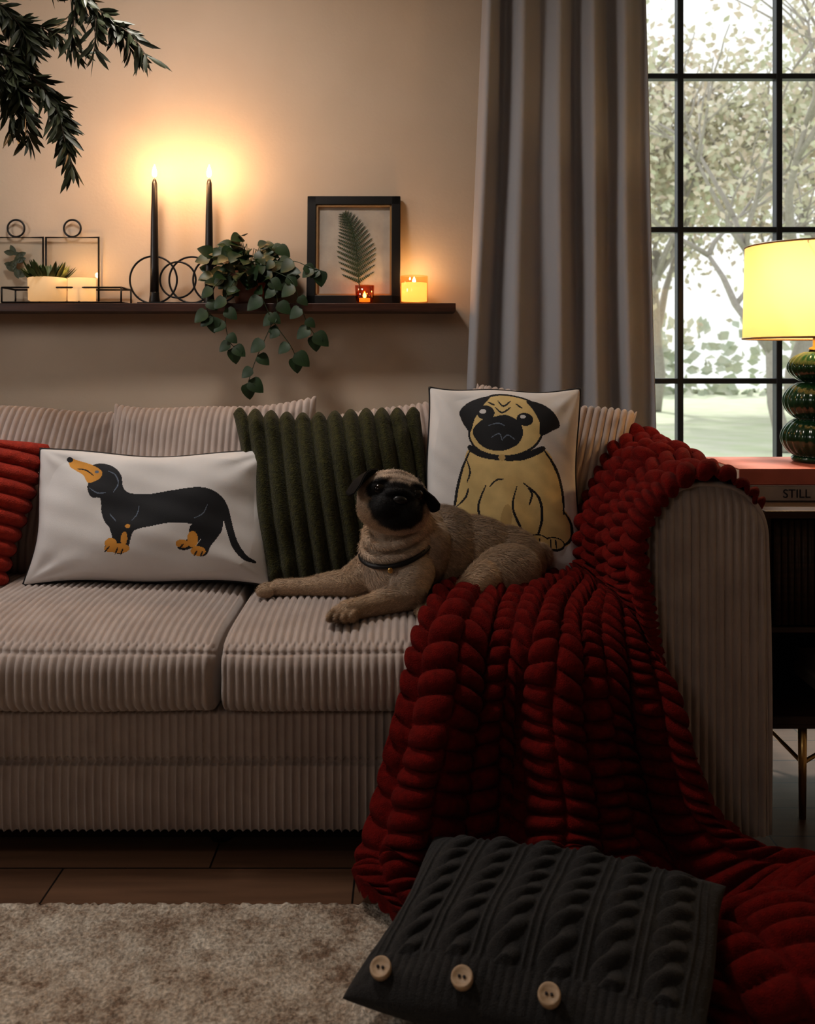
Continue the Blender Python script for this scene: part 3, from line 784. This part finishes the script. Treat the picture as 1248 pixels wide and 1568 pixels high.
q=B();q.tube([(-.028+.086*math.cos(a),2.290+.085*math.sin(a),.630+.018*math.cos(a)+.03*math.sin(a)) for a in np.linspace(0,2*pi,40,endpoint=False)],.0060,'collar',8,closed=True)
q.ell((-.04,2.200,.590),(.006,.003,.007),'gold')
q.build('collar',dog)

# ------------------------------------------------------------------ SHELF AND ITS THINGS
simple_box('wall_shelf',(-2.2,3.10,1.237),(.158,3.25,1.265),'shelfwood',.002)
ZS=1.2655
fe=empty('fern_picture_frame',(-.18,3.2,ZS))
Tf=Matrix.Translation((-.182,3.19,ZS))@Matrix.Rotation(R(-6),4,'X')
q=B();w,h,b=.158,.372,.030
for a,c in(((-w,-.01,0),(-w+b,.012,h)),((w-b,-.01,0),(w,.012,h)),((-w,-.01,0),(w,.012,b)),((-w,-.01,h-b),(w,.012,h))): q.box(a,c,'black',Tf)
q.build('frame',fe,.002)
q=B();b2=.036
for a,c in(((-w+b,-.006,b),(-w+b2,.01,h-b)),((w-b2,-.006,b),(w-b,.01,h-b)),((-w+b,-.006,b),(w-b,.01,b2)),((-w+b,-.006,h-b2),(w-b,.01,h-b))): q.box(a,c,'goldline',Tf)
q.build('gilt_slip',fe)
M['backing']=mat('wall_tone_backing',(.40,.37,.33),.9,bump=.1,bscale=200)  # added panel standing in for the wall seen through the glass
q=B();q.box((-w+b,.006,b),(w-b,.008,h-b),'backing',Tf);q.build('frame_backing',fe)
q=B()
sp=smooth_poly([(.020,.052),(.014,.12),(.006,.20),(-.012,.27),(-.038,.318)],10,False)
def spt(t):
    f=t*(len(sp)-1);i=min(int(f),len(sp)-2);p=sp[i]+(sp[i+1]-sp[i])*(f-i);d=sp[i+1]-sp[i];return p,d/np.linalg.norm(d)
q.tube([(p[0],.002,p[1]) for p in sp],.0015,'leafd',6)
for i in range(17):
    t=.12+.86*(i/17)**.92;p,d=spt(t)
    ln=.100*min(1,(t+.25)*1.7)*(1-t)**.70+.004
    for sd in(-1,1):
        ang=math.radians(64-14*t)*sd
        dd=np.array([d[0]*math.cos(ang)+d[1]*math.sin(ang),-d[0]*math.sin(ang)+d[1]*math.cos(ang)])
        k=max(3,int(ln/.0062))
        for j in range(k):
            tt_=j/k; c=p+dd*ln*tt_; l2=.0105*(1-tt_*.75)*(ln/.09*.6+.4)
            for s2 in(-1,1):
                a2=math.radians(58)*s2;d2=(dd[0]*math.cos(a2)+dd[1]*math.sin(a2),-dd[0]*math.sin(a2)+dd[1]*math.cos(a2))
                q.leaf((c[0],.002,c[1]),(d2[0],0,d2[1]),(0,-1,0),l2,.0056,'leafd',droop=0,fold=.1,seg=3)
        q.tube([(p[0],.002,p[1]),(p[0]+dd[0]*ln,.002,p[1]+dd[1]*ln)],.0009,'leafd',4)
for i in range(len(q.V)): q.V[i]=tuple(Tf@Vector(q.V[i]))
q.build('pressed_fern',fe)
def flame(q,c,h=.03,r=.006):
    q.lathe([(.0005,0),(r*.7,h*.12),(r,h*.3),(r*.8,h*.55),(r*.35,h*.82),(.0003,h)],c,'flame',14)
def plight(name,loc,e,col=(1,.55,.22),r=.01,parent=None):
    l=bpy.data.lights.new(name,'POINT');l.energy=e;l.color=col;l.shadow_soft_size=r
    o=bpy.data.objects.new(name,l);o.location=loc;link(o);set_parent(o,parent);return o
te=empty('tealight_holder',(-.142,3.14,ZS))
q=B();q.lathe([(.001,.001),(.026,.001),(.030,.02),(.032,.06),(.030,.06),(.028,.02),(.024,.005),(.001,.005)],(-.142,3.135,ZS),'amber',28,cap=False);q.build('glass_cup',te)
q=B();q.lathe([(.018,.006),(.018,.018),(.001,.018)],(-.142,3.135,ZS),'wax',20);flame(q,(-.142,3.135,ZS+.018),.022,.006);q.build('tealight',te)
plight('tealight_light',(-.142,3.133,ZS+.05),.25,parent=te)
ja=empty('candle_jar',(.02,3.15,ZS))
q=B();q.lathe([(.001,.001),(.044,.001),(.047,.006),(.047,.092),(.044,.094),(.043,.008),(.001,.008)],(.022,3.16,ZS),'frost',36,cap=False)
q.lathe([(.001,.009),(.0425,.009),(.0425,.070),(.001,.067)],(.022,3.16,ZS),'wax',32,cap=False);flame(q,(.022,3.16,ZS+.069),.022,.006);q.build('jar',ja)
plight('jar_light',(.022,3.158,ZS+.10),.6,parent=ja)
ca_=empty('taper_candle_holder',(-.75,3.17,ZS))
q=B()
for cx,r in((-.852,.079),(-.770,.060),(-.722,.077),(-.640,.079)):
    q.tube([(cx+r*math.cos(a),3.175,ZS+.082+r*math.sin(a)) for a in np.linspace(0,2*pi,48,endpoint=False)],.0035,'black',8,closed=True)
q.box((-.90,3.15,ZS),(-.60,3.20,ZS+.006),'black')
for x in(-.847,-.664): q.lathe([(.018,.004),(.018,.012),(.0155,.03),(.0155,.04),(.013,.04)],(x,3.17,ZS),'black',20)
q.build('ring_holder',ca_,.001)
q=B()
for x in(-.847,-.664):
    q.lathe([(.0148,.01),(.0140,.12),(.0115,.30),(.0088,.405),(.005,.418),(.001,.420)],(x,3.17,ZS),'blackwax',20)
    q.tube([(x,3.17,ZS+.418),(x,3.17,ZS+.43)],.001,'blackwax',6)
    flame(q,(x,3.17,ZS+.424),.044,.0085)
q.build('candles',ca_)
for i,x in enumerate((-.847,-.664)): plight('candle_light_%d'%i,(x,3.10,ZS+.46),2.1,(1,.53,.23),.02,ca_)
# trailing plant
pl=empty('potted_trailing_plant',(-.5,3.15,ZS))
q=B();cx,cy=-.53,3.165
q.lathe([(.042,0),(.046,.01),(.058,.09),(.062,.092),(.062,.108),(.055,.108),(.052,.09),(.001,.088)],(cx,cy,ZS),'pot',28);q.build('pot',pl)
q=B();rnd=random.Random(5)
def heart(t): return (math.sin(pi*min(1,t**.62)))**.75 if t>0 else .05
def hleaf(p,d,n,s): q.leaf(p,d,n,s,s*.88,'leaf',prof=heart,droop=.18,fold=.18,seg=7)
for i in range(190):
    a=rnd.uniform(0,2*pi);el=rnd.uniform(-.6,1.3);rr=rnd.uniform(.045,.130)
    p=Vector((cx+rr*math.cos(a)*math.cos(el)*1.15,cy-.01+min(.06,rr*math.sin(a)*math.cos(el)*.8),ZS+.105+rr*math.sin(el)*.95))
    if p.z<ZS+.01: p.y=min(p.y,3.07)
    d=Vector((math.cos(a),math.sin(a)*.6-.2,rnd.uniform(-.8,.4)));n=Vector((rnd.uniform(-.5,.5),-1,rnd.uniform(.1,1.2)))
    hleaf(p,d,n,rnd.uniform(.032,.058))
    if i%3==0: q.tube([(cx,cy,ZS+.09),((cx+p.x)/2,(cy+p.y)/2,max(p.z,ZS+.09)+.015),tuple(p)],.0012,'leaf',5)
vines=[[(-.50,3.11,1.37),(-.44,3.07,1.33),(-.42,3.06,1.25),(-.45,3.06,1.17),(-.49,3.06,1.08),(-.515,3.06,1.005)],
[(-.47,3.11,1.38),(-.38,3.07,1.34),(-.35,3.06,1.27),(-.325,3.06,1.20),(-.30,3.06,1.16)],
[(-.55,3.11,1.36),(-.58,3.06,1.30),(-.59,3.06,1.23),(-.58,3.06,1.15),(-.56,3.06,1.12)],
[(-.46,3.11,1.40),(-.37,3.08,1.40),(-.32,3.07,1.38),(-.285,3.07,1.37)],
[(-.50,3.1,1.36),(-.47,3.06,1.28),(-.43,3.05,1.20),(-.38,3.05,1.13),(-.36,3.05,1.09)],
[(-.59,3.1,1.36),(-.63,3.06,1.31),(-.65,3.06,1.25),(-.63,3.06,1.22)]]
for vi,vn in enumerate(vines):
    pts=smooth_poly(np.array(vn),6,False)
    q.tube([tuple(p) for p in pts],.0013,'leaf',5)
    for i in range(2,len(pts),3 if vi<3 else 4):
        p=pts[i];sd=1 if (i//3)%2 else -1
        hleaf(tuple(p),(sd*.8,-.15,-.6),(sd*.3,-1,.35),rnd.uniform(.038,.065))
    hleaf(tuple(pts[-1]),(.1,-.1,-1),(0,-1,.2),.055)
q.build('foliage',pl)
q=B();xa,xb,ya,yb=-1.335,-.942,3.115,3.225
for z in(ZS+.003,ZS+.052):
    q.tube([(xa,ya,z),(xb,ya,z),(xb,yb,z),(xa,yb,z)],.003,'black',6,closed=True)
for x in(xa,xb,-1.21,-1.08):
    for y in(ya,yb):
        q.tube([(x,y,ZS+.003),(x,y,ZS+.052)],.003,'black',6)
q.box((xa,ya,ZS+.001),(xb,yb,ZS+.004),'black')
q.build('wire_tray')
for k,(x0_,x1_) in enumerate(((-1.235,-1.055),(-1.43,-1.245))):
    q=B();z0,z1=ZS+.004,ZS+.232;y=3.235
    q.tube([(x0_,y,z0),(x1_,y,z0),(x1_,y,z1),(x0_,y,z1)],.0042,'black',6,closed=True)
    cx2=(x0_+x1_)/2
    q.tube([(cx2+.029*math.cos(a),y,z1+.031+.029*math.sin(a)) for a in np.linspace(0,2*pi,32,endpoint=False)],.0034,'black',6,closed=True)
    q.box((x0_,y-.001,z0),(x1_,y+.001,z1),'glass')
    if k==1:
        for i in range(14):
            q.leaf((cx2,y-.003,z0+.10+.006*i),(math.cos(i*1.9),-.05,math.sin(i*1.3)),(0,-1,0),.04,.02,'olive',droop=0)
    q.build('wire_photo_frame')
q=B();cx,cy=-1.20,3.155
q.lathe([(.05,.006),(.060,.012),(.062,.085),(.057,.087),(.055,.075),(.001,.074)],(cx,cy,ZS),'dimglow',32)  # pot glows by its own emission, no candle inside
for i in range(110):
    a=rnd.uniform(0,2*pi);r=rnd.uniform(0,.05);e=rnd.uniform(.5,1.6)
    q.leaf((cx+r*math.cos(a),cy+r*math.sin(a)*.9,ZS+.072),(math.cos(a)*.7,math.sin(a)*.5,e),(math.cos(a),math.sin(a),-.3),rnd.uniform(.05,.085),.017,'succ',droop=-.1,fold=.4)
q.build('succulent_planter')
vo=empty('votive_candle',(-1.09,3.15,ZS))
q=B();q.lathe([(.001,.006),(.042,.006),(.045,.01),(.045,.085),(.042,.085),(.041,.068),(.001,.066)],(-1.085,3.155,ZS),'dimglow',32);flame(q,(-1.085,3.155,ZS+.068),.018,.005);q.build('candle',vo)
plight('votive_light',(-1.085,3.15,ZS+.11),.4,parent=vo)

# ------------------------------------------------------------------ OLIVE TREE
q=B();rnd=random.Random(11)
tx,ty=-1.95,2.55
q.lathe([(.14,0),(.15,.02),(.19,.34),(.20,.36),(.18,.36),(.17,.33),(.001,.33)],(tx,ty,0),'stone',32)
q.lathe([(.17,.325),(.001,.335)],(tx,ty,0),'soil',24,cap=False)
trunk=smooth_poly([(tx,ty,.3),(tx+.03,ty,.8),(tx-.01,ty-.02,1.3),(tx+.05,ty,1.75),(tx+.12,ty,2.05)],6,False)
q.tube([tuple(p) for p in trunk],[.028-.0006*i for i in range(len(trunk))],'bark',10)
def twig(pts,r0,dens,lmin=.050,lmax=.080):
    P3=smooth_poly(pts,8,False);k=len(P3)
    q.tube([tuple(p) for p in P3],[r0*(1-.8*i/k) for i in range(k)],'bark',6)
    for i in range(1,k):
        d=Vector(P3[i]-P3[i-1]).normalized()
        for _ in range(dens):
            for sgn in(-1,1):
                rv=Vector((rnd.uniform(-1,1),rnd.uniform(-1,1),rnd.uniform(-1,1))).normalized()
                sd=d.cross(rv).normalized()
                dd=(d*rnd.uniform(.4,1.0)+sd*sgn*rnd.uniform(.4,.9)+Vector((0,0,-.25)))
                p=Vector(P3[i-1]).lerp(Vector(P3[i]),rnd.random())
                q.leaf(p,dd,rv,rnd.uniform(lmin,lmax),.0125,'olive',droop=rnd.uniform(-.1,.25),fold=.3,seg=4)
mains=[[(-1.85,2.55,2.0),(-1.45,2.5,2.25),(-1.15,2.5,2.22),(-.95,2.48,2.10),(-.80,2.48,1.99),(-.76,2.48,1.95)],
[(-1.85,2.55,1.95),(-1.5,2.52,2.10),(-1.2,2.5,2.0),(-1.05,2.5,1.88),(-.95,2.5,1.78),(-.90,2.5,1.70)],
[(-1.85,2.55,1.9),(-1.5,2.5,2.0),(-1.2,2.48,1.92),(-1.08,2.48,1.84),(-1.0,2.5,1.78)],
[(-1.85,2.55,2.05),(-1.5,2.45,2.3),(-1.2,2.42,2.3),(-1.0,2.42,2.2),(-.88,2.42,2.10)],
[(-1.85,2.55,2.05),(-1.6,2.6,2.3),(-1.3,2.6,2.2),(-1.15,2.6,2.05),(-.97,2.6,1.98)],
[(-1.9,2.55,1.8),(-1.6,2.5,1.95),(-1.35,2.5,1.9),(-1.15,2.5,1.82)],
[(-1.85,2.55,2.0),(-1.5,2.5,2.15),(-1.25,2.5,2.12),(-1.08,2.5,2.02),(-1.0,2.5,1.93)],
[(-1.9,2.5,2.1),(-2.1,2.5,2.3),(-2.2,2.5,2.2),(-2.3,2.5,2.0)],
[(-1.9,2.5,2.1),(-1.8,2.3,2.35),(-1.6,2.2,2.3),(-1.4,2.2,2.15)]]
for mn in mains:
    twig(mn,.006,2)
    P3=smooth_poly(mn,8,False);k=len(P3)
    for i in range(k//3,k-2,3):
        p=P3[i];d=P3[i+1]-P3[i];d/=np.linalg.norm(d)
        o=np.array([rnd.uniform(-.5,.7),rnd.uniform(-.6,.6),rnd.uniform(-.9,.4)]);dd=d*.6+o;dd/=np.linalg.norm(dd);L_=rnd.uniform(.08,.16)
        twig([tuple(p),tuple(p+dd*L_*.5),tuple(p+dd*L_+np.array([0,0,-.03]))],.0025,1)
q.build('olive_tree')

# ------------------------------------------------------------------ SIDE CABINET, BOOKS, LAMP
cb=empty('side_cabinet',(1.16,2.42,0))
q=B();xa,xb,ya,yb=.835,1.50,2.20,2.70
q.box((xa-.008,ya-.01,.712),(xb+.008,yb+.01,.73),'dwood')
q.box((xa,ya+.02,.23),(xa+.02,yb,.712),'dwood');q.box((xb-.02,ya+.02,.23),(xb,yb,.712),'dwood')
q.box((xa,yb-.015,.23),(xb,yb,.712),'dwood');q.box((xa,ya,.23),(xb,yb,.25),'dwood')
q.box((xa,ya+.015,.44),(xb,yb,.455),'dwood')
q.build('carcass',cb,.003)
q=B()
x=xa+.022
while x<xb-.03:
    q.tube([(x+.007,ya+.012,.462),(x+.007,ya+.012,.706)],.0085,'dwood',8);x+=.0155
q.build('fluted_doors',cb)
q=B()
for lx in(xa+.095,xb-.095):
    for ly in(ya+.03,yb-.05):
        q.lathe([(.008,0),(.0105,.232)],(lx,ly,0),'gold',16)
    q.tube([(lx,ya+.03,.13),(lx,yb-.05,.13)],.005,'gold',8)
q.tube([(xa+.095,ya+.03,.13),(xb-.095,yb-.05,.13)],.005,'gold',8);q.tube([(xb-.095,ya+.03,.13),(xa+.095,yb-.05,.13)],.005,'gold',8)
q.box((xa,ya+.0,.222),(xb,yb,.232),'dwood')
q.build('brass_legs',cb)
q=B();q.box((1.02,2.26,.252),(1.28,2.5,.285),'paper');q.box((1.03,2.27,.286),(1.27,2.5,.32),'book_grey');q.build('shelf_books',cb,.002)
def book(z0,z1,xa,xb,ya,yb,cm,name):
    e=B()
    e.box((xa,ya+.003,z0+.003),(xb-.004,yb-.004,z1-.003),'paper')
    e.box((xa,ya,z0),(xb,yb,z0+.003),cm);e.box((xa,ya,z1-.003),(xb,yb,z1),cm);e.box((xa,ya,z0),(xb,ya+.003,z1),cm)
    return e.build(name,None,.0012)
bk=book(.7305,.769,.812+.02,1.19,2.335,2.62,'book_grey','coffee_table_book')
b2_=book(.7695,.81,.820,1.20,2.34,2.63,'book_red','coffee_table_book')
tcu=bpy.data.curves.new('title','FONT');tcu.body='STILL';tcu.size=.030;tcu.extrude=.0006
to=bpy.data.objects.new('title_lettering',tcu);link(to);to.rotation_euler=(R(90),0,0);to.location=(.925,2.3343,.7395);tcu.materials.append(M['ink'])
to.parent=bk;to.matrix_parent_inverse=Matrix.Translation(bk.location).inverted()
la=empty('table_lamp',(1.083,2.5,.81));lx,ly=1.083,2.50
prof=[(.001,0),(.06,0),(.066,.006),(.066,.012),(.060,.016)]
def bulb(z0,z1,r,rn,k=14):
    return [(rn+(r-rn)*math.sin(pi*i/k)**.7,z0+(z1-z0)*i/k) for i in range(k+1)]
prof+=bulb(.016,.112,.092,.058)+bulb(.113,.208,.087,.052)+bulb(.209,.290,.076,.034)
q=B();n=168;V=[];F=[]
for r,z in prof:
    for j in range(n):
        a=2*pi*j/n; rr=r*(1+.05*(abs(math.cos(a*12))**.6-.6)) if r>.05 and z>.014 else r
        V.append((lx+rr*math.cos(a),ly+rr*math.sin(a),.8105+z))
for i in range(len(prof)-1):
    for j in range(n): F.append((i*n+j,i*n+(j+1)%n,(i+1)*n+(j+1)%n,(i+1)*n+j))
q.add(V,F,'gglass');q.build('bubble_base',la)
q=B();q.lathe([(.022,.29),(.022,.30),(.012,.305),(.012,.335),(.018,.34),(.018,.37)],(lx,ly,.8105),'gold',20)
for a in(0,2*pi/3,4*pi/3): q.tube([(lx,ly,1.35),(lx+.178*math.cos(a),ly+.178*math.sin(a),1.368)],.002,'gold',6)
q.tube([(lx,ly,1.17),(lx,ly,1.35)],.003,'gold',6)
q.build('fittings',la)
q=B();q.lathe([(.188,1.135),(.182,1.38)],(lx,ly,0),'shade',64,cap=False)
sh=q.build('shade',la)
q=B()
for r,z in((.188,1.136),(.182,1.379)): q.tube([(lx+r*math.cos(a),ly+r*math.sin(a),z) for a in np.linspace(0,2*pi,64,endpoint=False)],.0025,'goldline',6,closed=True)
q.build('shade_trim',la)
plight('bulb_light',(lx+.0,ly-.02,1.26),5.2,(1,.64,.30),.03,la)

# ------------------------------------------------------------------ RUG
n,m=420,260
xs=np.linspace(-2.1,1.5,n)[:,None];ys=np.linspace(.1,1.862,m)[None,:]
rr=np.random.default_rng(9)
Z=.014+rr.normal(0,.0018,(n,m))
ed=np.minimum(np.minimum(xs+2.1,1.5-xs),np.minimum(ys-.1,1.862-ys));Z=np.where(ed<.006,.001,Z)
X=xs+rr.normal(0,.0015,(n,m));Y=ys+rr.normal(0,.0006,(n,m))
mesh_np('rug',np.stack([X,Y,Z],-1),grid_faces(n,m,0,False),['rug'])

# ------------------------------------------------------------------ GARDEN
q=B();q.box((-12,3.6,-.35),(30,45,-.30),'lawn');q.build('garden_lawn')
def gtree(name,x,y,h,seed,leafn=420,ls=1.0):
    rnd=random.Random(seed);q=B()
    def br(p,d,L_,r,dep):
        P3=[p];dd=d.copy()
        for i in range(4):
            dd=(dd+Vector((rnd.uniform(-.25,.25),rnd.uniform(-.25,.25),rnd.uniform(-.1,.15)))).normalized();P3.append(P3[-1]+dd*L_/4)
        q.tube(P3,[r*(1-.13*i) for i in range(5)],'gbark',6)
        if dep<=2:
            for i in range(leafn//60):
                c=P3[rnd.randint(1,4)]+Vector((rnd.gauss(0,.35),rnd.gauss(0,.35),rnd.gauss(0,.3)))*ls
                q.leaf(c,(rnd.uniform(-1,1),rnd.uniform(-1,1),rnd.uniform(-1,.2)),(rnd.uniform(-1,1),-1,rnd.uniform(-1,1)),.13*ls,.08*ls,'gleaf',seg=2)
        if dep>0:
            for k in range(3):
                nd=(dd+Vector((rnd.uniform(-1,1),rnd.uniform(-1,1),rnd.uniform(-.3,.5)))).normalized();br(P3[rnd.randint(2,4)],nd,L_*.72,r*.6,dep-1)
    br(Vector((x,y,-.30)),Vector((0,0,1)),h,.13*ls,4)
    q.build(name,zmin=-.299)
gtree('garden_tree',5.6,14,3.0,8,400)
for i,(x,y) in enumerate(((4.5,22),(8.8,20),(13,22),(6.5,25),(10.5,26))): gtree('garden_tree',x,y,4.2,20+i,1900,1.6)
q=B();rnd=random.Random(2)
for i in range(34):
    x=rnd.uniform(0,24);y=rnd.uniform(37,40);s_=rnd.uniform(1.6,3.0)
    for k in range(120):
        v_=Vector((rnd.gauss(0,1),rnd.gauss(0,1),rnd.gauss(0,1))).normalized()*s_
        q.leaf((x+v_.x,y+v_.y,max(-.1,.8+v_.z*.9)),v_,(rnd.uniform(-1,1),-1,rnd.uniform(-1,1)),.5,.35,'gleaf2',seg=2)
q.build('garden_hedge',zmin=-.299)

# ------------------------------------------------------------------ WORLD & LIGHTS
w=bpy.data.worlds.new('sky_world');bpy.context.scene.world=w;w.use_nodes=True
nt=w.node_tree;bg=nt.nodes['Background'];bg.inputs[0].default_value=(.97,.99,.98,1);bg.inputs[1].default_value=1.2
po=bpy.data.lights.new('window_portal','AREA');po.shape='RECTANGLE';po.size=WX1-WX0;po.size_y=WZ1-WZ0
try: po.cycles.is_portal=True
except Exception as e: print(e)
o=bpy.data.objects.new('window_portal',po);o.location=((WX0+WX1)/2,3.40,(WZ0+WZ1)/2);o.rotation_euler=(R(-90),0,0);link(o)
def area(name,loc,target,size,e,col):
    l=bpy.data.lights.new(name,'AREA');l.size=size;l.energy=e;l.color=col
    o=bpy.data.objects.new(name,l);o.location=loc;o.rotation_euler=(Vector(target)-Vector(loc)).to_track_quat('-Z','Y').to_euler();link(o);return o
area('overhead_key',(-.80,2.25,2.58),(-.80,2.35,.4),.30,15,(1,.93,.87))  # added key from above for the seat tops, no fixture there
area('left_rake_fill',(-2.35,1.75,1.75),(-.3,2.3,.5),.5,9,(1,.97,.95))  # added area light raking across the seat ribs
area('camera_side_fill',(-1.6,-1.2,2.2),(-.1,2.2,.5),.8,4.5,(1,.95,.9))  # added soft fill from behind the camera for the sofa front
su=bpy.data.lights.new('sun','SUN');su.energy=3.2;su.angle=R(4);so=bpy.data.objects.new('sun',su);so.location=(1.6,9,6)
so.rotation_euler=Vector((.04,-.74,-.67)).to_track_quat('-Z','Y').to_euler();link(so);su.color=(1,.96,.9)

# ------------------------------------------------------------------ CAMERA
cd=bpy.data.cameras.new('camera');cam=bpy.data.objects.new('camera',cd);link(cam)
cam.location=(0,0,1.081);cam.rotation_euler=(R(90),0,0)
cd.sensor_fit='HORIZONTAL';cd.sensor_width=36;cd.lens=36*1450/1248;cd.shift_y=-234/1248
cd.dof.use_dof=True;cd.dof.focus_distance=2.5;cd.dof.aperture_fstop=6.3
cd.clip_start=.05
bpy.context.scene.camera=cam
sc=bpy.context.scene;sc.view_settings.view_transform='Standard';sc.view_settings.exposure=0
try: sc.view_settings.look='Medium High Contrast'
except Exception as e: print('look',e)
